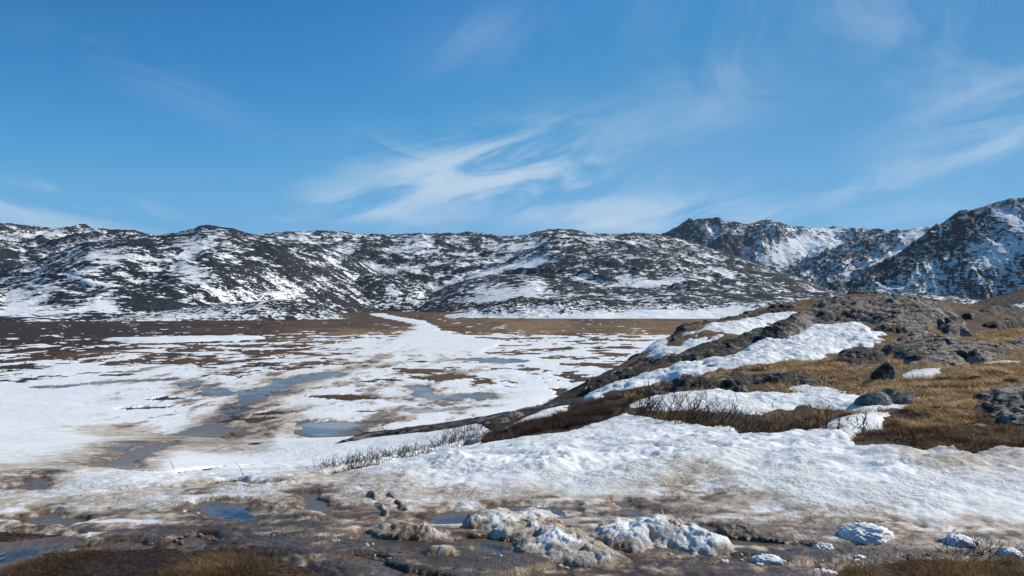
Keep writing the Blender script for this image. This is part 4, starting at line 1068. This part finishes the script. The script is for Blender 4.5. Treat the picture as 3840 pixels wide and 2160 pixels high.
boulder('grey angular boulder in the snow with a black crack of shadow to its left', 3275, 1515, 120, 66, 801, M_BOULDER)
boulder('small pale boulder wedged between the two grey ones', 3330, 1490, 56, 46, 803, M_BOULDER)
boulder('rounded grey boulder at the grass edge, rightmost of the three', 3388, 1500, 84, 62, 805, M_BOULDER, 0.9)
boulder('dark square boulder casting a black shadow on the golden grass', 3310, 1402, 92, 62, 807, M_ROCK_PALE, 0.7, 0.4)
boulder('small dark stone lying in the golden grass', 3512, 1440, 38, 24, 809, M_ROCK)
boulder('flat dark stone beside the thin snow sliver', 3690, 1380, 60, 24, 811, M_ROCK)
boulder('dark wedge shaped boulder at the right foot of the dome', 3565, 1212, 80, 40, 813, M_ROCK_PALE)
boulder('low stone at the right edge above the layered slab', 3660, 1430, 60, 26, 815, M_ROCK)
boulder('dark rock block under the overhanging ledge', 2780, 1470, 60, 40, 817, M_ROCK_PALE)
boulder('pinkish boulder at the upper end of the narrow snow strip', 2905, 1262, 90, 60, 819, M_ROCK_PALE, 0.7)

# ------------------------------------------------------------------ willows, heath, grass
def tube(path, rad, V_, F_, k=3):
    """tapered tube along a path, appended to the lists"""
    path = np.asarray(path); n0 = len(V_)
    for i, p in enumerate(path):
        t = path[min(i + 1, len(path) - 1)] - path[max(i - 1, 0)]
        t = t / (np.linalg.norm(t) + 1e-9)
        a = np.cross(t, [0.3, 0.9, 0.2]); a /= np.linalg.norm(a) + 1e-9
        b = np.cross(t, a)
        for j in range(k):
            an = 2 * math.pi * j / k
            V_.append(p + rad[i] * (math.cos(an) * a + math.sin(an) * b))
    for i in range(len(path) - 1):
        for j in range(k):
            F_.append((n0 + i * k + j, n0 + i * k + (j + 1) % k, n0 + (i + 1) * k + (j + 1) % k, n0 + (i + 1) * k + j))


M_STEM = mat_plain_colour('dark willow bark', (0.030, 0.022, 0.018), (0.075, 0.055, 0.042), 0.8, 60)
M_TWIG = mat_plain_colour('red brown twigs', (0.055, 0.030, 0.022), (0.115, 0.070, 0.045), 0.8, 60)


def shrub_mesh(seed, n, h, lean, spread=0.5, side=5, r0=0.010):
    rg = np.random.RandomState(seed)
    SV, SF, TV, TF = [], [], [], []
    for _ in range(n):
        p = np.array([rg.uniform(-spread, spread), rg.uniform(-spread, spread) * 0.6, -0.08])
        dr = np.array([rg.normal(lean, 0.35), rg.normal(0, 0.3), 1.0])
        L = h * rg.uniform(0.55, 1.1)
        path = [p]; m = 6
        for i in range(m):
            dr = dr + rg.normal(0, 0.22, 3); dr[2] = max(dr[2], 0.25)
            path.append(path[-1] + dr / np.linalg.norm(dr) * L / m)
        rad = np.linspace(r0, r0 * 0.35, m + 1)
        tube(path, rad, SV, SF)
        for _s in range(side):
            i = rg.randint(1, m + 1)
            q = path[i]; dd = dr * 0.6 + rg.normal(0, 0.55, 3); dd[2] = abs(dd[2]) + 0.25
            tp = [q]; l2 = L * rg.uniform(0.15, 0.42)
            for _k in range(3):
                dd = dd + rg.normal(0, 0.2, 3)
                tp.append(tp[-1] + dd / np.linalg.norm(dd) * l2 / 3)
            tube(tp, np.linspace(r0 * 0.5, r0 * 0.22, 4), TV, TF)
    return (np.array(SV), np.array(SF)), (np.array(TV), np.array(TF))


PROTO = {}


def shrub(key, label, px, py, scale, rot, group, dmax=30, args=None, seed=0):
    x, y = at(px, py, dmax)
    if key not in PROTO:
        (sv, sf), (tv, tf) = shrub_mesh(seed, **args)
        ms = mesh_obj('stem', sv, sf, M_STEM, smooth=False); mt = mesh_obj('twig', tv, tf, M_TWIG, smooth=False)
        PROTO[key] = (ms.data, mt.data)
        bpy.data.objects.remove(ms); bpy.data.objects.remove(mt)
    e = bpy.data.objects.new('willow_shrub', None); COL.objects.link(e)
    e.location = (x, y, float(H(np.array(x), np.array(y)))); e.rotation_euler = (0, 0, rot); e.scale = (scale,) * 3
    for nm, d in zip(('branch_tangle', 'twig_spray'), PROTO[key]):
        o = bpy.data.objects.new(nm, d); COL.objects.link(o); o.parent = e; o['kind'] = 'stuff'
    return tag(e, label, 'shrub', group)


ORD = ['first', 'second', 'third', 'fourth', 'fifth', 'sixth', 'seventh', 'eighth', 'ninth', 'tenth', 'eleventh', 'twelfth', 'thirteenth', 'fourteenth', 'fifteenth', 'sixteenth', 'seventeenth', 'eighteenth', 'nineteenth', 'twentieth']
rv = random.Random(5)
thick = [(2365, 1560), (2405, 1568), (2450, 1572), (2500, 1585), (2545, 1592), (2590, 1598), (2640, 1600), (2690, 1606), (2740, 1606), (2790, 1622), (2840, 1630), (2890, 1634), (2950, 1632), (3010, 1628), (3070, 1618), (3140, 1605)]
for i, (px, py) in enumerate(thick):
    key = 'tall%d' % (i % 4) if i < 9 else 'dense%d' % (i % 3)
    a = dict(n=11, h=0.62, lean=0.25, spread=0.30, side=6, r0=0.011) if i < 9 else dict(n=30, h=0.34, lean=0.3, spread=0.42, side=7, r0=0.008)
    shrub(key, '%s bare willow shrub from the left in the thicket behind the snow slope' % ORD[i], px, py, rv.uniform(0.85, 1.15), rv.uniform(-0.5, 0.5), 'bare willows behind the snow slope', 30, a, 900 + i)
row = [(1262, 1768), (1312, 1758), (1362, 1746), (1412, 1737), (1460, 1727), (1508, 1717), (1556, 1708), (1604, 1698), (1650, 1686), (1700, 1672), (1752, 1655), (1778, 1622), (1840, 1668)]
for i, (px, py) in enumerate(row):
    a = dict(n=44, h=0.30, lean=0.2, spread=0.40, side=5, r0=0.0062)
    shrub('low%d' % (i % 4), '%s low twig clump from the left along the snow crest' % ORD[i], px, py, rv.uniform(0.8, 1.15) * (1.0 if i < 9 else 1.25), rv.uniform(-0.4, 0.4), 'low twig clumps along the snow crest', 30, a, 950 + i)
right_row = [(3330, 1655), (3440, 1668), (3540, 1672), (3650, 1690), (3760, 1700), (3830, 1690)]
for i, (px, py) in enumerate(right_row):
    shrub('dense%d' % (i % 3), '%s dark scrub from the left along the shaded turf edge on the right' % ORD[i], px, py, rv.uniform(0.5, 0.8), rv.uniform(-0.5, 0.5), 'dark scrub along the turf edge', 30, dict(n=30, h=0.34, lean=0.3, spread=0.42, side=7, r0=0.008), 980 + i)
for i, (px, py, sc_) in enumerate(((3600, 2075, 0.38), (3690, 2080, 0.38))):
    shrub('dense%d' % i, ['flattened dark brush under the half melted snow clod', 'flattened dark brush right of the half melted snow clod'][i], px, py, sc_, 0.7, 'flattened brush in the slush', 30, dict(n=30, h=0.34, lean=0.3, spread=0.42, side=7, r0=0.008), 990)


def dead_twig(label, px, py, lpx, lean, seed):
    x, y = at(px, py)
    L = lpx * y / F
    rg = np.random.RandomState(seed)
    p = [np.array([0, 0, -0.1])]
    d = np.array([lean, 0.05, 1.0])
    for _ in range(7):
        d = d + rg.normal(0, 0.12, 3); p.append(p[-1] + d / np.linalg.norm(d) * (L + 0.1) / 7)
    V_, F_ = [], []
    tube(p, np.linspace(0.007, 0.003, 8) * (y / 12.0), V_, F_, 4)
    o = mesh_obj('dead_twig', np.array(V_), np.array(F_), M_STEM)
    o.location = (x, y, float(H(np.array(x), np.array(y))) + 0.03)
    tag(o, label, 'twig', 'dead twigs sticking out of the snow')


dead_twig('long bent dead twig standing in the snow above the brown turf edge', 928, 1798, 70, -0.5, 1)
dead_twig('short dead twig poking from the white snow left of the long bent one', 660, 1765, 46, -0.25, 2)
dead_twig('tiny black stub standing in the shallow brown pool', 1046, 1995, 22, -0.3, 4)
dead_twig('pale dry stalk standing at the right edge under the slab', 3822, 1690, 60, 0.0, 6)


def scatter(pts, n, dmax, seed, dens_pow=0.0):
    pg = poly(pts, dmax)
    rg = np.random.RandomState(seed)
    lo, hi = pg.min(0), pg.max(0)
    out = []
    while sum(map(len, out)) < n:
        # more of them close by, as the eye sees them
        u = rg.rand(n * 2); yy = 1.0 / (1.0 / lo[1] + u * (1.0 / hi[1] - 1.0 / lo[1])) if dens_pow else lo[1] + u * (hi[1] - lo[1])
        xx = rg.uniform(lo[0], hi[0], n * 2)
        k = sdist(pg, xx, yy) > 0
        q = np.stack([xx[k], yy[k]], -1)
        c = fbm(q[:, 0] * 1.3, q[:, 1] * 1.0, seed, 3)
        out.append(q[rg.rand(len(q)) < np.clip(0.3 + 3.0 * c, 0.0, 1)])
    return np.concatenate(out)[:n], rg


def ground_z(x, y):
    """height of the turf surface itself"""
    g = 0.10 * fbm(x / 1.6, y / 1.6, 101, 4) + 0.035 * billow(x * 4, y * 3, 105, 3)
    tf = sstep(sdist(KNOLL, x, y), -0.5, 1.0)
    g = g + tf * (0.35 * fbm(x / 3.5, y / 3.5, 107, 4) + 0.10 * billow(x * 1.6, y * 1.3, 109, 4))
    fl_ = np.maximum(sdist(TURF_LEFT, x, y), sdist(TURF_RIGHT, x, y))
    g = g + sstep(fl_, -0.1, 0.5) * (0.05 + 0.03 * fbm(x * 5, y * 4, 111, 3))
    return H(x, y) + g * (0.35 + 0.65 * sstep(y, 8, 12)) - 0.012 - 0.018 * sstep(y, 8, 12)


def mat_blade(name, c1, c2, c3):
    m, t, b, co = material(name)
    v = t.attr('tone')
    c = t.mix(t.ss(v, 0.0, 0.5), c1, c2)
    c = t.mix(t.ss(v, 0.5, 1.0), c, c3)
    t.put(b.inputs['Base Color'], c)
    b.inputs['Roughness'].default_value = 0.7
    b.inputs['Specular IOR Level'].default_value = 0.25
    tr = t.new('ShaderNodeBsdfTranslucent'); t.put(tr.inputs[0], c)
    mx = t.new('ShaderNodeMixShader'); mx.inputs[0].default_value = 0.45
    t.put(mx.inputs[1], b.outputs[0]); t.put(mx.inputs[2], tr.outputs[0])
    t.put([n for n in t.n if n.type == 'OUTPUT_MATERIAL'][0].inputs[0], mx.outputs[0])
    return m


M_GOLD = mat_blade('dry golden grass', (0.20, 0.120, 0.056), (0.47, 0.315, 0.16), (0.72, 0.55, 0.32))
M_BROWN = mat_blade('dead brown grass', (0.055, 0.032, 0.019), (0.135, 0.076, 0.040), (0.32, 0.20, 0.10))
M_RUST = mat_blade('rusty wet grass', (0.075, 0.042, 0.022), (0.20, 0.115, 0.055), (0.44, 0.29, 0.14))
M_HEATH = mat_blade('dwarf birch twigs', (0.030, 0.019, 0.016), (0.070, 0.038, 0.028), (0.13, 0.085, 0.060))


def grass(label, pts, n, h, wd, mat, seed, dmax=50, lie=0.8, name='grass', near=1.0):
    q, rg = scatter(pts, n, dmax, seed, near)
    x, y = q[:, 0], q[:, 1]
    z = ground_z(x, y) - 0.01
    hh = h * rg.uniform(0.4, 1.2, n)
    an = rg.uniform(0, 2 * np.pi, n)
    ln = rg.normal(0, lie, (n, 2)) + np.array([-0.25, -0.15]) * lie
    tip = np.stack([x + hh * ln[:, 0], y + hh * ln[:, 1], z + hh * rg.uniform(0.35, 1.0, n)], -1)
    w_ = wd * rg.uniform(0.6, 1.4, n)
    a = np.stack([x - w_ * np.cos(an), y - w_ * np.sin(an), z], -1); b = np.stack([x + w_ * np.cos(an), y + w_ * np.sin(an), z], -1)
    V_ = np.stack([a, b, tip], 1).reshape(-1, 3)
    tone = np.clip(0.5 + 0.9 * fbm(x * 2, y * 2, seed + 3, 3) + rg.normal(0, 0.22, n), 0, 1)
    o = mesh_obj(name, V_, np.arange(3 * n).reshape(-1, 3), mat, {'tone': np.repeat(tone, 3)}, smooth=False)
    return tag(o, label, kind='stuff')


grass('matted dark brown turf grass in the near left corner', [(-300, 2130), (0, 2140), (116, 2100), (237, 2072), (454, 2058), (656, 2056), (858, 2066), (1009, 2088), (1160, 2122), (1240, 2168), (1250, 2260), (-300, 2260)], 26000, 0.05, 0.0028, M_BROWN, 1101, lie=1.0)
grass('tawny grass tips on the right half of the near turf', [(700, 2075), (858, 2072), (1009, 2094), (1150, 2128), (1230, 2175), (1200, 2240), (760, 2240), (640, 2150)], 9000, 0.06, 0.0026, M_RUST, 1103, lie=1.0)
grass('rusty orange grass at the bottom right', [(3160, 2165), (3190, 2134), (3300, 2124), (3500, 2112), (3620, 2118), (3720, 2104), (3800, 2090), (3900, 2200), (3160, 2220)], 14000, 0.07, 0.0028, M_RUST, 1105, lie=0.9)
grass('dark wet stubble on the turf strip by the blue puddle', [(-200, 1990), (0, 1992), (150, 2002), (300, 2022), (400, 2036), (220, 2034), (0, 2058), (-200, 2060)], 6000, 0.03, 0.0025, M_BROWN, 1107, lie=1.0)
grass('golden grass covering the right side of the knoll', c7([(980, 930), (1100, 900), (1500, 890), (1650, 800), (1900, 790), (2174, 780), (2500, 780), (2500, 960), (2050, 1000), (1750, 1020), (1680, 1150), (1500, 1180), (1250, 1190), (1100, 1180), (1220, 1080), (1000, 1000), (700, 960), (450, 930), (700, 880)]), 36000, 0.14, 0.013, M_GOLD, 1109, 40, 0.7)
grass('golden grass along the top of the overhanging ledge', c6([(750, 985), (900, 935), (1100, 905), (1280, 875), (1400, 850), (1600, 825), (1800, 795), (2174, 750), (2500, 780), (2700, 840), (2500, 890), (2174, 880), (1950, 890), (1750, 900), (1600, 890), (1400, 925), (1150, 950), (900, 980)]), 15000, 0.15, 0.013, M_GOLD, 1111, 40, 0.6)
grass('golden grass between the dome and the pale hump', c7([(1000, 480), (1200, 475), (1450, 460), (1600, 500), (1700, 500), (1900, 450), (2174, 480), (2400, 520), (2400, 580), (2100, 600), (1900, 620), (1600, 580), (1300, 520), (1100, 510)]), 14000, 0.15, 0.016, M_GOLD, 1113, 48, 0.6)
grass('mixed dry grass over the whole knoll', [(2250, 1500), (2500, 1430), (2800, 1380), (3000, 1250), (3300, 1230), (3600, 1250), (3840, 1250), (4100, 1280), (4100, 1450), (3840, 1500), (3500, 1540), (3300, 1560), (2900, 1560), (2500, 1540)], 20000, 0.13, 0.012, M_GOLD, 1131, 50, 0.7)
grass('straw tufts between the rock humps', c7([(940, 720), (1000, 660), (1050, 680), (1080, 760), (1040, 830), (960, 800)]), 2500, 0.22, 0.007, M_GOLD, 1115, 40, 0.4)
grass('brown heath and grass on the low turf at the right', c7([(620, 1370), (900, 1290), (1100, 1200), (1400, 1190), (1680, 1170), (1850, 1210), (2050, 1320), (2250, 1500), (2250, 1600), (1700, 1580), (1200, 1540), (760, 1540)]), 22000, 0.10, 0.008, M_BROWN, 1117, 30, 0.8)
grass('pale straw mixed in the low turf at the right', c7([(1000, 1250), (1150, 1180), (1450, 1120), (1680, 1160), (1750, 1240), (1500, 1300), (1250, 1330)]), 9000, 0.10, 0.008, M_GOLD, 1119, 30, 0.8)
grass('dark dwarf birch mat on the slope left of the willows', [(1700, 1668), (1800, 1634), (1900, 1612), (2000, 1580), (2150, 1535), (2300, 1495), (2420, 1478), (2500, 1470), (2380, 1520), (2330, 1548), (2250, 1588), (2100, 1622), (1950, 1652), (1850, 1668)], 26000, 0.16, 0.005, M_HEATH, 1121, 30, 0.6)
grass('brown grass at the feet of the willow thicket', [(2380, 1560), (2600, 1560), (2800, 1575), (3000, 1570), (3180, 1560), (3230, 1580), (3130, 1620), (2950, 1640), (2800, 1630), (2600, 1600), (2450, 1585)], 16000, 0.14, 0.007, M_RUST, 1123, 30, 0.6)
grass('dry grass fringe along the exposed turf edge below the left snow bank', [(380, 1862), (500, 1840), (700, 1824), (880, 1806), (1000, 1820), (1080, 1828), (900, 1834), (640, 1834), (450, 1858)], 3000, 0.07, 0.003, M_BROWN, 1125, 30, 0.6)
grass('dark stubble at the feet of the low twig clumps on the snow crest', [(1240, 1776), (1400, 1744), (1600, 1702), (1750, 1666), (1800, 1662), (1770, 1678), (1600, 1712), (1420, 1752), (1250, 1784)], 5000, 0.10, 0.004, M_HEATH, 1133, 30, 0.6)
grass('loose rusty straw frozen into the slush', [(2480, 1830), (2560, 1800), (2620, 1850), (2560, 1890), (2500, 1880)], 700, 0.10, 0.004, M_RUST, 1127, 30, 1.2)


# ------------------------------------------------------------------ the air over the valley
hv = np.array([[x, y, z] for z in (-9.0, 330.0) for x, y in ((-9600, -9600), (9600, -9600), (9600, 9600), (-9600, 9600))], float)
hf = np.array([(3, 2, 1, 0), (4, 5, 6, 7), (0, 1, 5, 4), (1, 2, 6, 5), (2, 3, 7, 6), (3, 0, 4, 7)])
M_HAZE = bpy.data.materials.new('thin valley haze'); M_HAZE.use_nodes = True
hz_t = NT(M_HAZE.node_tree); hz_t.n.clear()
pv = hz_t.new('ShaderNodeVolumePrincipled')
pv.inputs['Color'].default_value = (0.62, 0.80, 1.0, 1)
pv.inputs['Density'].default_value = 0.000055
pv.inputs['Anisotropy'].default_value = 0.2
ho = hz_t.new('ShaderNodeOutputMaterial'); hz_t.put(ho.inputs['Volume'], pv.outputs[0])
tag(mesh_obj('haze', hv, hf, M_HAZE, smooth=False), 'thin bluish haze over the valley', kind='stuff')


def crumbs(name, label, areas, smin, smax, mat, seed, dirt0, squash=0.7):
    v1, f1 = ico(2)
    rg = np.random.RandomState(seed)
    Vs, Fs, Ds = [], [], []
    k = 0
    for pts, n in areas:
        q, _r = scatter(pts, n, 30, seed + n)
        dry = np.max([sdist(pg_, q[:, 0], q[:, 1]) for _l, pg_, _m, _v in PUDDLES[:12]], 0) < -0.02
        q = q[dry]
        zz = H(q[:, 0], q[:, 1])
        for (x, y), z in zip(q, zz):
            r = smin * (smax / smin) ** (rg.rand() ** 2.6)
            v = v1 * (0.9 + 0.75 * noise3(v1 + rg.rand(3) * 50, seed, 3, 1.7))[:, None] * r * np.array([rg.uniform(0.8, 1.4), rg.uniform(0.8, 1.2), squash])
            Vs.append(v + np.array([x, y, z + 0.010 + r * 0.1])); Fs.append(f1 + k); Ds.append(np.full(len(v), dirt0 + rg.uniform(-0.15, 0.2))); k += len(v)
    o = mesh_obj(name, np.concatenate(Vs), np.concatenate(Fs), mat, {'dirt': np.concatenate(Ds)})
    return tag(o, label, kind='stuff')


crumbs('snow_crumbs', 'small crumbs of crusted snow strewn over the slush', [
    ([(1700, 1950), (2300, 1900), (2800, 1960), (3300, 1980), (3800, 2000), (3800, 2080), (3300, 2110), (2700, 2140), (2200, 2150), (1700, 2130), (1500, 2040)], 700),
    ([(1100, 1990), (1500, 1980), (1700, 2050), (1600, 2130), (1200, 2060)], 110), ([(200, 1880), (700, 1860), (1100, 1860), (1000, 1900), (700, 1980), (300, 1960)], 60),
    ([(2300, 1830), (2800, 1850), (3000, 1930), (2600, 1920)], 260)], 0.006, 0.034, M_LUMP, 1201, 0.30)
crumbs('pebbles', 'dark wet pebbles and clots of peat in the slush', [
    ([(600, 2000), (1000, 2020), (1500, 2090), (2200, 2140), (2900, 2130), (3100, 2100), (2600, 2090), (2000, 2120), (1500, 2060), (1100, 2010), (800, 1990)], 260),
    ([(400, 2010), (800, 2010), (840, 2045), (450, 2045)], 70), ([(3300, 2060), (3800, 2030), (3840, 2080), (3400, 2110)], 90)], 0.006, 0.022, M_BOULDER, 1203, 0.0)
